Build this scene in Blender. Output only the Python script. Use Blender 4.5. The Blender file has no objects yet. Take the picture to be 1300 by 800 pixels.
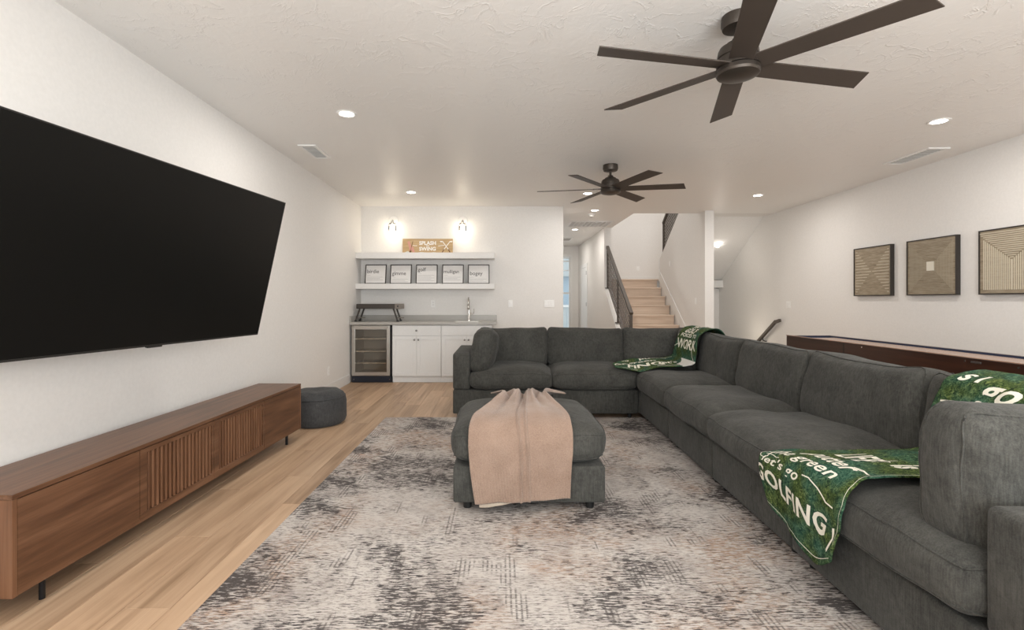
import bpy, bmesh, math, random
from mathutils import Vector, Matrix, noise
random.seed(7)
SC = bpy.context.scene
COL = SC.collection
CH = 2.785          # ceiling height
XL, XR = -2.29, 4.83
YB = 8.06           # bar wall

# ---------------------------------------------------------------- camera
cd = bpy.data.cameras.new('camera'); cam = bpy.data.objects.new('camera', cd); COL.objects.link(cam)
cam.location = (0, 0, 1.25); cam.rotation_euler = (math.pi/2, 0, 0)
cd.sensor_width = 36; cd.lens = 625/1300*36
cd.shift_x = 14/1300; cd.shift_y = -19/1300; cd.clip_start = 0.05
SC.camera = cam
# ---------------------------------------------------------------- world, exposure
w = bpy.data.worlds.new('sky'); SC.world = w; w.use_nodes = True
w.node_tree.nodes['Background'].inputs[0].default_value = (0.88, 0.94, 1.0, 1)
w.node_tree.nodes['Background'].inputs[1].default_value = 1.6
SC.view_settings.view_transform = 'Standard'; SC.view_settings.look = 'None'
SC.view_settings.exposure = 0.2; SC.view_settings.gamma = 1
SC.view_settings.use_curve_mapping = False

def light(kind, name, loc, energy, color, rot=(0, 0, 0), size=None, size_y=None, spot=None):
    l = bpy.data.lights.new(name, kind); l.energy = energy; l.color = color
    if kind == 'AREA':
        l.size = size
        if size_y: l.shape = 'RECTANGLE'; l.size_y = size_y
        else: l.shape = 'DISK'
    elif size: l.shadow_soft_size = size
    if spot: l.spot_size = spot; l.spot_blend = 0.9
    o = bpy.data.objects.new(name, l); COL.objects.link(o); o.location = loc; o.rotation_euler = rot
    return o
DAY = (0.93, 0.97, 1.0); WARM = (1.0, 0.86, 0.72)
# daylight through the glazed doors behind the photographer
light('AREA', 'daylight', (1.0, -2.2, 1.2), 135, DAY, (math.radians(118), 0, 0), 5.6, 2.0)
# added fill in place of a bounced flash, tilted up to brighten the ceiling
light('AREA', 'ceiling_fill', (1.3, -.6, 1.8), 95, (1, .985, .96), (math.pi-.75, 0, 0), 2.6, 1.4)
# unseen light added under the closed stair shaft ceiling, shines down on the landing
light('AREA', 'stair_shaft_light', (3.2, 10.4, 5.0), 34, (1, .96, .92), (0, 0, 0), 1.6, 2.0)
light('AREA', 'hall_far_fill', (1.45, 12.6, CH-.03), 8, (1, .95, .88), size=.3)  # added fill without a fitting, brightens the far end of the hall
light('POINT', 'basement_stair_lamp', (4.3, 9.2, 0.6), 4, (1, .88, .72), size=.15)

# ---------------------------------------------------------------- materials
MATS = {}
class NT:
    def __init__(s, name):
        m = bpy.data.materials.new(name); m.use_nodes = True; s.m = m
        s.t = m.node_tree; s.b = s.t.nodes['Principled BSDF']
        MATS[name] = m
    def n(s, typ, **kw):
        nd = s.t.nodes.new(typ)
        for k, v in kw.items():
            if k.startswith('i_'):
                key = k[2:]
                key = int(key) if key.isdigit() else key.replace('_', ' ')
                nd.inputs[key].default_value = v
            else: setattr(nd, k, v)
        return nd
    def l(s, a, b): s.t.links.new(a, b)
    def coords(s, scale=(1, 1, 1), src='Object', rot=(0, 0, 0), rnd=False):
        c = s.n('ShaderNodeTexCoord'); mp = s.n('ShaderNodeMapping')
        mp.inputs['Scale'].default_value = scale; mp.inputs['Rotation'].default_value = rot
        v = c.outputs[src]
        if rnd:
            oi = s.n('ShaderNodeObjectInfo'); ad = s.n('ShaderNodeVectorMath', operation='MULTIPLY_ADD')
            ad.inputs[0].default_value = (37, 91, 13)
            cb = s.n('ShaderNodeCombineXYZ')
            for i in range(3): s.l(oi.outputs['Random'], cb.inputs[i])
            s.l(cb.outputs[0], ad.inputs[1]); s.l(v, ad.inputs[2]); v = ad.outputs[0]
        s.l(v, mp.inputs[0]); return mp.outputs[0]
    def noise(s, vec, scale, detail=4, rough=.5, dist=0, out='Fac'):
        nd = s.n('ShaderNodeTexNoise'); nd.inputs['Scale'].default_value = scale
        nd.inputs['Detail'].default_value = detail; nd.inputs['Roughness'].default_value = rough
        nd.inputs['Distortion'].default_value = dist
        s.l(vec, nd.inputs['Vector']); return nd.outputs[out]
    def ramp(s, f, stops):
        r = s.n('ShaderNodeValToRGB'); e = r.color_ramp.elements
        while len(e) < len(stops): e.new(0.5)
        for el, (p, c) in zip(e, stops):
            el.position = p; el.color = (*c, 1) if len(c) == 3 else c
        s.l(f, r.inputs[0]); return r.outputs[0]
    def mix(s, fac, a, b, mode='MIX'):
        m = s.n('ShaderNodeMix', data_type='RGBA', blend_type=mode)
        for inp, v in ((m.inputs[0], fac), (m.inputs[6], a), (m.inputs[7], b)):
            if isinstance(v, (int, float)): inp.default_value = v
            elif isinstance(v, tuple): inp.default_value = (*v, 1) if len(v) == 3 else v
            else: s.l(v, inp)
        return m.outputs[2]
    def math(s, op, a, b=0.0):
        m = s.n('ShaderNodeMath', operation=op)
        for i, v in enumerate((a, b)):
            if isinstance(v, (int, float)): m.inputs[i].default_value = v
            else: s.l(v, m.inputs[i])
        return m.outputs[0]
    def bump(s, h, strength=.3, dist=.01):
        b = s.n('ShaderNodeBump'); b.inputs['Strength'].default_value = strength
        b.inputs['Distance'].default_value = dist
        s.l(h, b.inputs['Height']); s.l(b.outputs[0], s.b.inputs['Normal']); return b
    def col(s, c):
        if isinstance(c, tuple): s.b.inputs['Base Color'].default_value = (*c, 1)
        else: s.l(c, s.b.inputs['Base Color'])
    def set(s, rough=.5, metal=0, spec=.5):
        s.b.inputs['Roughness'].default_value = rough; s.b.inputs['Metallic'].default_value = metal
        s.b.inputs['Specular IOR Level'].default_value = spec; return s

def plain(name, c, rough=.5, metal=0, spec=.5, bump=0, bscale=60, emit=None, es=1):
    t = NT(name); t.set(rough, metal, spec)
    v = t.coords()
    nz = t.noise(v, bscale, 3)
    t.col(t.mix(nz, tuple(x*.95 for x in c), tuple(min(1, x*1.05) for x in c)))
    if bump: t.bump(nz, bump, .004)
    if emit:
        t.b.inputs['Emission Color'].default_value = (*emit, 1); t.b.inputs['Emission Strength'].default_value = es
    return t.m

WALLC = (0.82, 0.80, 0.775)
plain('wall_paint', WALLC, .85, spec=.2, bump=.12, bscale=45)
def ceiling_mat():
    t = NT('ceiling_paint'); t.set(.40, spec=.42)
    v = t.coords()
    a = t.noise(v, 3.6, 5, .55, 1.6)
    r = t.math('ABSOLUTE', t.math('SUBTRACT', a, .5))
    ridge = t.ramp(r, [(0.0, (1, 1, 1)), (.028, (0, 0, 0))])
    b = t.noise(v, 3.0, 2, .5, .5)
    msk = t.ramp(b, [(.42, (0, 0, 0)), (.56, (1, 1, 1))])
    h = t.mix(1.0, ridge, msk, 'MULTIPLY')
    h2 = t.math('ADD', h, t.math('MULTIPLY', t.noise(v, 14, 5, .6, 1), .7))
    t.col((0.89, 0.872, 0.845)); t.bump(h2, .30, .010)
ceiling_mat()
plain('trim_white', (0.82, 0.81, 0.79), .4, spec=.4)
plain('cabinet_white', (0.80, 0.80, 0.79), .38, spec=.4)
plain('shelf_white', (0.80, 0.785, 0.765), .4, spec=.4)
plain('plastic_white', (0.90, 0.89, 0.87), .35)
plain('vent_dark', (0.42, 0.40, 0.37), .8)
plain('black_metal', (0.018, 0.018, 0.02), .35, .6)
plain('bronze_metal', (0.075, 0.062, 0.052), .42, .7)
plain('fan_blade_finish', (0.068, 0.054, 0.045), .5, .15, .35)
plain('rail_bronze', (0.085, 0.068, 0.055), .5, .2)
plain('chrome', (0.72, 0.70, 0.67), .16, 1)
plain('knob_nickel', (0.25, 0.24, 0.23), .3, 1)
plain('tv_screen_glass', (0.0055, 0.0055, 0.005), .35, spec=.22)
plain('tv_bezel', (0.05, 0.048, 0.045), .35, .5)
plain('quartz_grey', (0.43, 0.41, 0.38), .3, spec=.5, bscale=20)
plain('navy_black', (0.012, 0.017, 0.03), .3)
plain('paper_print', (0.78, 0.76, 0.74), .7)
plain('ink_grey', (0.13, 0.125, 0.12), .8)
plain('ink_pale', (0.48, 0.47, 0.46), .8)
plain('frame_dark', (0.03, 0.024, 0.02), .45)
plain('letter_white', (0.86, 0.84, 0.80), .7)
plain('cream_print', (0.80, 0.77, 0.66), .85)
plain('sign_pink', (0.62, 0.30, 0.24), .6)
plain('sign_brown', (0.16, 0.07, 0.03), .6)
plain('sign_pale', (0.62, 0.62, 0.58), .6)
plain('navy_felt', (0.02, 0.032, 0.075), .9)
plain('blue_tape', (0.06, 0.12, 0.42), .6)
plain('sherpa_white', (0.72, 0.70, 0.66), .95, bump=.5, bscale=200)
plain('cream_underside', (.47, .39, .31), .95, bump=.4, bscale=200)
plain('foot_black', (0.012, 0.012, 0.012), .45)
plain('outside_deck', (0.75, 0.75, 0.74), .8)
plain('outside_blue', (0.40, 0.50, 0.58), .6)
plain('outside_grey', (0.45, 0.49, 0.50), .8)
plain('lamp_lens', (1, 1, 1), .5, emit=(1, .95, .88), es=14)
plain('bulb_glow', (1, 1, 1), .5, emit=(1, .86, .66), es=22)
def glass(name, tint, rough=.02, alpha=.25):
    t = NT(name); nt = t.t
    g = t.n('ShaderNodeBsdfGlossy'); g.inputs['Roughness'].default_value = rough
    tr = t.n('ShaderNodeBsdfTransparent'); tr.inputs[0].default_value = (*tint, 1)
    fr = t.n('ShaderNodeFresnel'); fr.inputs[0].default_value = 1.45
    mx = t.n('ShaderNodeMixShader'); mt = t.math('ADD', fr.outputs[0], alpha)
    t.l(mt, mx.inputs[0]); t.l(tr.outputs[0], mx.inputs[1]); t.l(g.outputs[0], mx.inputs[2])
    t.l(mx.outputs[0], nt.nodes['Material Output'].inputs[0]); nt.nodes.remove(t.b)
glass('clear_glass', (.95, .96, .95), .02, .02)
glass('fridge_glass', (.86, .83, .78), .05, .06)

def wood(name, c1, c2, c3, axis, rough=.45, scale=1, rnd=False, spec=.35, var=.0, fig=1.0):
    t = NT(name); t.set(rough, spec=spec)
    st = [9, 9, 9]; st[axis] = .8
    v = t.coords(tuple(x*scale for x in st), rnd=rnd)
    fine = [60, 60, 60]; fine[axis] = 1.6
    v2 = t.coords(tuple(x*scale for x in fine), rnd=rnd)
    a = t.noise(v, 1.0, 5, .6, 1.6*fig); b = t.noise(v2, 1.0, 4, .6, .3)
    f = t.math('ADD', t.math('MULTIPLY', a, .68), t.math('MULTIPLY', b, .32))
    c = t.ramp(f, [(.33, c1), (.5, c2), (.66, c3)])
    if var:
        oi = t.n('ShaderNodeObjectInfo')
        hv = t.n('ShaderNodeHueSaturation')
        t.l(t.math('ADD', t.math('MULTIPLY', oi.outputs['Random'], var), 1-var/2), hv.inputs['Value'])
        t.l(c, hv.inputs['Color']); c = hv.outputs[0]
    t.col(c); t.bump(b, .12, .002)
    return t.m
wood('oak_plank', (.27, .17, .10), (.46, .31, .20), (.58, .41, .275), 1, .42, .55, True, .35, .22, .8)
wood('oak_tread', (.54, .41, .31), (.66, .52, .41), (.74, .61, .50), 0, .5, .8, True, .3, .12)
wood('walnut_long', (.052, .022, .011), (.125, .058, .029), (.195, .098, .054), 1, .36, .8, False, .35, 0, 1.2)
wood('walnut_upright', (.085, .037, .019), (.165, .077, .039), (.235, .118, .065), 2, .42, 1, False)
wood('walnut_dark', (.022, .010, .006), (.034, .016, .01), (.05, .024, .014), 2, .6, 1, False)
wood('espresso', (.022, .008, .005), (.040, .014, .008), (.065, .024, .013), 1, .3, .7, False, .5)
wood('maple_field', (.30, .165, .11), (.38, .22, .15), (.45, .29, .21), 1, .2, 1, False, .5)
wood('sign_wood', (.40, .27, .13), (.52, .36, .19), (.60, .44, .26), 0, .6, 1.6, False)

def fabric(name, c1, c2, ribs=(1, 0, 0), wrinkle=.5):
    t = NT(name); t.set(.95, spec=.12)
    t.b.inputs['Sheen Weight'].default_value = .08
    t.b.inputs['Sheen Roughness'].default_value = .5
    v = t.coords()
    big = t.noise(v, 5, 4, .55, .6); mid = t.noise(v, 38, 3, .6, .4); fine = t.noise(v, 260, 2, .7)
    rv = t.coords((190, 190, 14)); rib = t.noise(rv, 1, 2, .6)
    f = t.math('ADD', t.math('MULTIPLY', mid, .3), t.math('ADD', t.math('MULTIPLY', fine, .3), t.math('MULTIPLY', rib, .4)))
    t.col(t.ramp(t.math('ADD', t.math('MULTIPLY', f, .75), t.math('MULTIPLY', big, .25)), [(.38, c1), (.62, c2)]))
    h = t.math('ADD', t.math('MULTIPLY', big, 3.0*wrinkle), t.math('ADD', t.math('MULTIPLY', mid, .25), t.math('MULTIPLY', f, .25)))
    t.bump(h, .55, .016)
    return t.m
fabric('sofa_fabric', (.034, .0335, .030), (.088, .086, .077))
fabric('pouf_fabric', (.035, .036, .038), (.078, .077, .076), wrinkle=.2)

def throw_mat():
    t = NT('peach_knit'); t.set(1, spec=.1); t.b.inputs['Sheen Weight'].default_value = .35
    v = t.coords(); f = t.noise(v, 160, 3, .7); g = t.noise(v, 9, 4)
    t.col(t.ramp(t.math('ADD', t.math('MULTIPLY', f, .6), t.math('MULTIPLY', g, .4)), [(.35, (.255, .17, .125)), (.65, (.37, .26, .20))]))
    t.bump(t.math('ADD', f, t.math('MULTIPLY', g, .6)), .6, .008)
throw_mat()
def grass_mat():
    t = NT('grass_print'); t.set(.9, spec=.15)
    v = t.coords((1, 1, 1)); f = t.noise(v, 60, 5, .7, 1.2); g = t.noise(v, 7, 3, .5)
    a = t.ramp(f, [(.36, (.008, .018, .010)), (.5, (.045, .075, .020)), (.66, (.16, .20, .065))])
    b = t.ramp(f, [(.36, (.006, .028, .020)), (.5, (.028, .085, .055)), (.68, (.12, .21, .14))])
    t.col(t.mix(t.ramp(g, [(.42, (0, 0, 0)), (.62, (1, 1, 1))]), a, b)); t.bump(g, .3, .01)
grass_mat()
def rug_mat():
    t = NT('rug_weave'); t.set(.97, spec=.08)
    v = t.coords()
    dash = t.noise(t.coords((18, 115, 1)), 1, 3, .6, .2)
    fine = t.noise(t.coords((38, 210, 1)), 1, 2, .6)
    blot = t.noise(t.coords((20, 34, 1)), 1, 5, .75, .8)
    big = t.noise(t.coords((1.5, 2.0, 1)), 1.0, 6, .66, .7)
    big2 = t.noise(t.coords((1.5, 1.3, 1), rot=(0, 0, .6)), 1.0, 4, .6, .4)
    wv = t.n('ShaderNodeTexWave', wave_type='BANDS', bands_direction='X', i_Scale=15.0, i_Distortion=.25, i_Detail=1.0, i_Detail_Scale=2.0)
    t.l(v, wv.inputs['Vector'])
    wcut = t.ramp(t.noise(t.coords((3, 130, 1)), 1, 2), [(.40, (0, 0, 0)), (.47, (1, 1, 1))])
    wm = t.ramp(t.noise(t.coords((6.5, 2.6, 1)), 1, 2, .5), [(.585, (0, 0, 0)), (.63, (1, 1, 1))])
    warp = t.math('MULTIPLY', t.ramp(wv.outputs['Fac'], [(.55, (0, 0, 0)), (.75, (1, 1, 1))]), t.math('MULTIPLY', wm, wcut))
    base = t.ramp(t.noise(v, 3.0, 5, .65, .8), [(.3, (.40, .355, .33)), (.5, (.54, .495, .46)), (.7, (.60, .56, .525))])
    tan = t.mix(t.math('MULTIPLY', t.ramp(big2, [(.46, (0, 0, 0)), (.62, (.9, .9, .9))]), t.ramp(t.math('ADD', t.math('MULTIPLY', blot, .4), t.math('MULTIPLY', dash, .6)), [(.45, (0, 0, 0)), (.54, (1, 1, 1))])), base, (.40, .26, .18))
    soft = t.math('ADD', t.math('MULTIPLY', fine, .5), t.math('ADD', t.math('MULTIPLY', dash, .5), t.math('MULTIPLY', t.math('SUBTRACT', big, .5), .35)))
    c = t.mix(t.math('MULTIPLY', t.ramp(soft, [(.488, (0, 0, 0)), (.525, (1, 1, 1))]), .62), tan, (.16, .135, .125))
    dens = t.math('ADD', t.math('MULTIPLY', dash, .66), t.math('ADD', t.math('MULTIPLY', blot, .34), t.math('MULTIPLY', t.math('SUBTRACT', big, .5), .78)))
    dark = t.ramp(dens, [(.545, (0, 0, 0)), (.575, (1, 1, 1))])
    c = t.mix(t.math('MULTIPLY', dark, .88), c, (.060, .054, .054))
    c = t.mix(t.math('MULTIPLY', warp, .66), c, (.10, .088, .085))
    t.col(c); t.bump(t.math('ADD', dash, t.noise(v, 300, 2)), .35, .004)
rug_mat()
def art_mat():
    t = NT('art_ground'); t.set(.6)
    v = t.coords((6, 6, 60)); f = t.noise(v, 1.4, 5, .65)
    t.col(t.ramp(f, [(.3, (.20, .155, .10)), (.55, (.34, .28, .20)), (.75, (.43, .37, .28))]))
art_mat()
plain('art_line', (.62, .56, .44), .6)
plain('art_line_soft', (.40, .345, .26), .6)
plain('art_white', (.72, .68, .58), .6)

# ---------------------------------------------------------------- mesh helpers
def bm_new(): return bmesh.new()
def merge(bm, b2):
    me = bpy.data.meshes.new('tmp'); b2.to_mesh(me); b2.free(); bm.from_mesh(me); bpy.data.meshes.remove(me)
def box(bm, x0, x1, y0, y1, z0, z1, bev=0, seg=2, M=None):
    b = bmesh.new()
    vs = [b.verts.new((x, y, z)) for x in (x0, x1) for y in (y0, y1) for z in (z0, z1)]
    for f in ((0, 1, 3, 2), (4, 6, 7, 5), (0, 4, 5, 1), (2, 3, 7, 6), (0, 2, 6, 4), (1, 5, 7, 3)):
        b.faces.new([vs[i] for i in f])
    bmesh.ops.recalc_face_normals(b, faces=b.faces)
    if bev: bmesh.ops.bevel(b, geom=list(b.edges), offset=bev, segments=seg, affect='EDGES', profile=.5)
    if M: bmesh.ops.transform(b, matrix=M, verts=b.verts)
    merge(bm, b); return bm
def prism(bm, pts, axis, a0, a1):
    """pts: 2D polygon in the plane of the two other axes, extruded on axis"""
    def P(p, a):
        return {0: (a, p[0], p[1]), 1: (p[0], a, p[1]), 2: (p[0], p[1], a)}[axis]
    v0 = [bm.verts.new(P(p, a0)) for p in pts]; v1 = [bm.verts.new(P(p, a1)) for p in pts]
    fs = [bm.faces.new(v0), bm.faces.new(v1)]
    n = len(pts)
    for i in range(n): fs.append(bm.faces.new((v0[i], v0[(i+1) % n], v1[(i+1) % n], v1[i])))
    bmesh.ops.recalc_face_normals(bm, faces=fs)
    return bm
def lathe(bm, cx, cy, prof, seg=32, M=None):
    b = bmesh.new(); rings = []
    for r, z in prof:
        if r < 1e-5: rings.append([b.verts.new((0, 0, z))])
        else: rings.append([b.verts.new((r*math.cos(2*math.pi*k/seg), r*math.sin(2*math.pi*k/seg), z)) for k in range(seg)])
    for a, c in zip(rings, rings[1:]):
        for k in range(seg):
            k2 = (k+1) % seg
            vs = []
            for v in (a[k % len(a)], a[k2 % len(a)], c[k2 % len(c)], c[k % len(c)]):
                if v not in vs: vs.append(v)
            if len(vs) > 2: b.faces.new(vs)
    bmesh.ops.recalc_face_normals(b, faces=b.faces)
    bmesh.ops.transform(b, matrix=Matrix.Translation((cx, cy, 0)) @ (M or Matrix()), verts=b.verts)
    merge(bm, b); return bm
def tube(bm, pts, r, seg=10, caps=True):
    pts = [Vector(p) for p in pts]; rings = []
    for i, p in enumerate(pts):
        d = (pts[min(i+1, len(pts)-1)] - pts[max(i-1, 0)]).normalized()
        up = Vector((0, 0, 1)) if abs(d.z) < .9 else Vector((1, 0, 0))
        a = d.cross(up).normalized(); c = d.cross(a)
        rr = r[i] if isinstance(r, (list, tuple)) else r
        rings.append([bm.verts.new(p + a*rr*math.cos(2*math.pi*k/seg) + c*rr*math.sin(2*math.pi*k/seg)) for k in range(seg)])
    fs = []
    for a, c in zip(rings, rings[1:]):
        for k in range(seg): fs.append(bm.faces.new((a[k], a[(k+1) % seg], c[(k+1) % seg], c[k])))
    if caps: fs.append(bm.faces.new(rings[0])); fs.append(bm.faces.new(rings[-1]))
    bmesh.ops.recalc_face_normals(bm, faces=fs)
    return bm
def bar(bm, p, q, w, h, bev=0):
    """rectangular bar from p to q, w across (horizontal), h deep"""
    p, q = Vector(p), Vector(q); d = q-p; L = d.length; d.normalize()
    up = Vector((0, 0, 1)) if abs(d.z) < .95 else Vector((0, 1, 0))
    s = d.cross(up).normalized(); u = s.cross(d)
    M = Matrix((s, d, u)).transposed().to_4x4(); M.translation = p
    return box(bm, -w/2, w/2, 0, L, -h/2, h/2, bev, M=M)

def root_loc(p):
    while p.parent: p = p.parent
    return p.location.copy()
def obj(name, bm, mat, parent=None, smooth=False, extra=None):
    me = bpy.data.meshes.new(name); bm.to_mesh(me); bm.free()
    for m in ([mat] if isinstance(mat, str) else mat): me.materials.append(MATS[m])
    o = bpy.data.objects.new(name, me); COL.objects.link(o)
    if parent is not None:
        me.transform(Matrix.Translation(-root_loc(parent))); o.parent = parent
    else:
        vs = [v.co for v in me.vertices]
        c = Vector(((min(v.x for v in vs)+max(v.x for v in vs))/2, (min(v.y for v in vs)+max(v.y for v in vs))/2, min(v.z for v in vs)))
        me.transform(Matrix.Translation(-c)); o.location = c
    if smooth:
        for p in me.polygons: p.use_smooth = True
        if smooth != True:
            md = o.modifiers.new('n', 'WEIGHTED_NORMAL') if False else None
    return o
def autosmooth(o, ang=40):
    me = o.data
    for p in me.polygons: p.use_smooth = True
    me.set_sharp_from_angle(angle=math.radians(ang)); return o
def tag(o, label, cat, group=None):
    o['label'] = label; o['category'] = cat
    if group: o['group'] = group
    return o
def thing(name, loc, label, cat, group=None):
    o = bpy.data.objects.new(name, None); COL.objects.link(o); o.location = loc; o.empty_display_size = .1
    return tag(o, label, cat, group)
def struct(name, bm, mat, parent=None):
    o = obj(name, bm, mat, parent)
    if parent is None: o['kind'] = 'structure'
    return o
def one(f, *a, **k):
    b = bm_new(); f(b, *a, **k); return b
def text_mesh(body, size, bold=0.0, shear=0.0, align='LEFT', spacing=1.0):
    c = bpy.data.curves.new('t', 'FONT'); c.body = body; c.size = size; c.offset = bold; c.shear = shear
    c.align_x = align; c.resolution_u = 3; c.space_character = spacing; c.fill_mode = 'FRONT'
    o = bpy.data.objects.new('t', c); COL.objects.link(o)
    bpy.context.view_layer.update()
    me = bpy.data.meshes.new_from_object(o.evaluated_get(bpy.context.evaluated_depsgraph_get()))
    b = bmesh.new(); b.from_mesh(me)
    bpy.data.objects.remove(o); bpy.data.curves.remove(c); bpy.data.meshes.remove(me)
    return b
def lettering(parent, items, M, mat, name='lettering'):
    """items: (body, x, y, size, bold, shear, align)"""
    for body, x, y, size, bold, shear, align in items:
        bm = bm_new()
        t = text_mesh(body, size, bold, shear, align)
        bmesh.ops.transform(t, matrix=M @ Matrix.Translation((x, y, 0)), verts=t.verts)
        merge(bm, t)
        obj(name, bm, mat, parent)

# ---------------------------------------------------------------- setting: floor
b = bm_new()
box(b, XL-.1, XR+.1, -2.3, 8.45, -.25, -.012); box(b, .9, 3.5, 8.45, 14.2, -.25, -.012)
floor = struct('floor', b, 'outside_grey')
pm = bm_new(); box(pm, -.0944, .0944, -.7494, .7494, -.012, 0, .0012, 1)
pme = bpy.data.meshes.new('plank'); pm.to_mesh(pme); pm.free(); pme.materials.append(MATS['oak_plank'])
n = 0; rest = bm_new()
PW, PL = .19, 1.5
for i in range(38):
    x = XL + PW*(i+.5)
    if x + PW/2 > XR + .03: break
    off = [0, .52, 1.03, .27, .8, 1.3][i % 6] + random.uniform(-.08, .08)
    y = -0.2 - off
    while y < 8.45:
        y0, y1 = max(y, -.6), min(y+PL, 8.45)
        hidden = (x > 1.7 and y0 < 4.5 and x < 2.2) 
        if x < 1.0 and y0 > YB: break
        if y1-y0 > .08:
            if y0 > -.7 and n < 290 and y1 > 1.2:
                o = bpy.data.objects.new('plank', pme); COL.objects.link(o); o.parent = floor
                o.location = Vector((x, (y0+y1)/2, 0)) - floor.location; o.scale = (1, (y1-y0-.001)/(PL-.0012), 1); n += 1
            else: box(rest, x-.0944, x+.0944, y0+.0006, y1-.0006, -.012, 0)
        y += PL
    if 1.0 < x < 3.5:
        for k in range(4): box(rest, x-.0944, x+.0944, 8.4506+k*1.45, 8.4494+(k+1)*1.45, -.012, 0)
o = obj('planks_beyond', rest, 'oak_plank', floor); o['kind'] = 'stuff'; o.name = 'plank_field'

# ---------------------------------------------------------------- walls
T = .12
struct('wall_left', one(box, XL-T, XL, -2.3, YB+T, -.012, CH), 'wall_paint')
b = bm_new(); box(b, XL, 1.02, YB, YB+T, -.012, CH); struct('wall_back', b, 'wall_paint')
b = bm_new(); box(b, XR, XR+T, -2.3, 12.3, -2.2, 5.4); struct('wall_right', b, 'wall_paint')
struct('wall_hall_left', one(box, 1.02-T, 1.02, YB+T, 14.2, -.012, CH), 'wall_paint')
b = bm_new()
prism(b, [(8.75, -.012), (8.75, .20), (10.48, 1.515), (10.48, CH), (14.2, CH), (14.2, -.012)], 0, 2.20, 2.35)
struct('wall_hall_right', b, 'wall_paint')
# hall end wall with door opening
b = bm_new()
box(b, 1.02, 1.10, 14.0, 14.12, 0, CH); box(b, 2.02, 2.20, 14.0, 14.12, 0, CH); box(b, 1.10, 2.02, 14.0, 14.12, 2.53, CH)
struct('wall_hall_end', b, 'wall_paint')
# stair shaft
b = bm_new()
box(b, 2.35, XR, 12.1, 12.22, -.2, 5.4)
struct('wall_landing', b, 'wall_paint')
b = bm_new(); box(b, 2.23, 2.35, 8.72, 12.22, CH+.12, 5.4); struct('wall_shaft_left', b, 'wall_paint')
b = bm_new(); box(b, 2.35, XR, 8.60, 8.72, CH+.12, 5.4); struct('wall_shaft_front', b, 'wall_paint')
b = bm_new()
prism(b, [(8.45, -.012), (8.45, CH), (8.72, CH), (8.72, 3.67), (10.85, 2.15), (10.85, -.012)], 0, 3.50, 3.655)
struct('wall_stair', b, 'wall_paint')
# basement stairwell: wall under the landing, header, well walls
b = bm_new(); box(b, 3.655, XR, 10.90, 11.02, -2.2, 1.50); struct('wall_stairwell_end', b, 'wall_paint')
b = bm_new(); box(b, 3.655, XR, 10.70, 10.90, 1.52, 1.68, .004); struct('trim_1', b, 'trim_white')
b = bm_new(); box(b, 3.535, 3.655, 8.45, 11.02, -2.2, -.25); box(b, 3.655, XR, 8.33, 8.45, -2.2, -.25); box(b, 3.5, XR, 8.3, 11.1, -2.3, -2.2)
struct('wall_basement', b, 'wall_paint')
b = bm_new(); box(b, XL, XR, -2.3, -2.42, -.25, .05) ; box(b, XL, -1.9, -2.42, -2.3, 0, CH); box(b, 3.9, XR, -2.42, -2.3, 0, CH); box(b, -1.9, 3.9, -2.42, -2.3, 2.4, CH)
struct('wall_rear', b, 'wall_paint')
b = bm_new()
for k in range(5):
    xx = -1.9 + k*1.45; box(b, xx-.04, xx+.04, -2.40, -2.32, .05, 2.4)
box(b, -1.9, 3.9, -2.40, -2.32, 2.33, 2.40)
wn = struct('window_1', b, 'trim_white')
struct('pane', one(box, -1.86, 3.86, -2.365, -2.36, .06, 2.33), 'clear_glass', wn)

# ---------------------------------------------------------------- ceiling
b = bm_new()
box(b, XL-T, XR, -2.42, 8.72, CH, CH+.12)
box(b, .9, 2.35, 8.72, 14.2, CH, CH+.12)
ceil = struct('ceiling', b, 'ceiling_paint')
b = bm_new(); prism(b, [(8.72, CH+.12), (8.72, CH), (9.05, CH), (10.79, 1.69), (10.99, 1.70), (9.05, 2.985), (8.9, 2.985)], 0, 3.655, XR)
struct('ceiling_stairwell', b, 'wall_paint')
struct('ceiling_shaft', one(box, 2.23, XR, 8.6, 12.22, 5.4, 5.5), 'wall_paint')

# ---------------------------------------------------------------- trim
struct('baseboard_left', one(box, XL, XL+.014, -2.2, 7.43, 0, .13, .003), 'trim_white')
struct('baseboard_back', one(box, -.06, 1.02, YB-.014, YB, 0, .13, .003), 'trim_white')
struct('baseboard_right', one(box, XR-.014, XR, -2.2, 8.4, 0, .13, .003), 'trim_white')
struct('baseboard_hall', one(box, 2.186, 2.20, 8.8, 12.5, 0, .13, .003), 'trim_white')
struct('baseboard_landing', one(box, 2.35, XR, 12.086, 12.10, 1.715, 1.83, .003), 'trim_white')
# ---------------------------------------------------------------- doors in the hall
b = bm_new()
for x0, x1, z0, z1 in ((1.10, 1.16, 0, 2.53), (1.96, 2.02, 0, 2.53), (1.16, 1.96, 2.47, 2.53)): box(b, x0, x1, 13.98, 14.10, z0, z1, .004)
d1 = struct('door_1', b, 'trim_white')
b = bm_new()
for x0, x1, z0, z1 in ((1.165, 1.20, .02, 2.46), (1.94, 1.955, .02, 2.46), (1.2, 1.94, .02, .22), (1.2, 1.94, 2.43, 2.46), (1.2, 1.94, 2.34, 2.37), (1.2, 1.94, 1.42, 1.47), (1.2, 1.94, 2.08, 2.10)): box(b, x0, x1, 14.03, 14.07, z0, z1)
struct('sash', b, 'trim_white', d1)
struct('pane', one(box, 1.2, 1.94, 14.045, 14.05, .22, 2.43), 'clear_glass', d1)
b = bm_new()
box(b, 2.185, 2.199, 12.50, 12.60, 0, 2.2, .003); box(b, 2.185, 2.199, 13.42, 13.52, 0, 2.2, .003); box(b, 2.185, 2.199, 12.60, 13.42, 2.1, 2.2, .003)
d2 = struct('door_2', b, 'trim_white')
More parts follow.
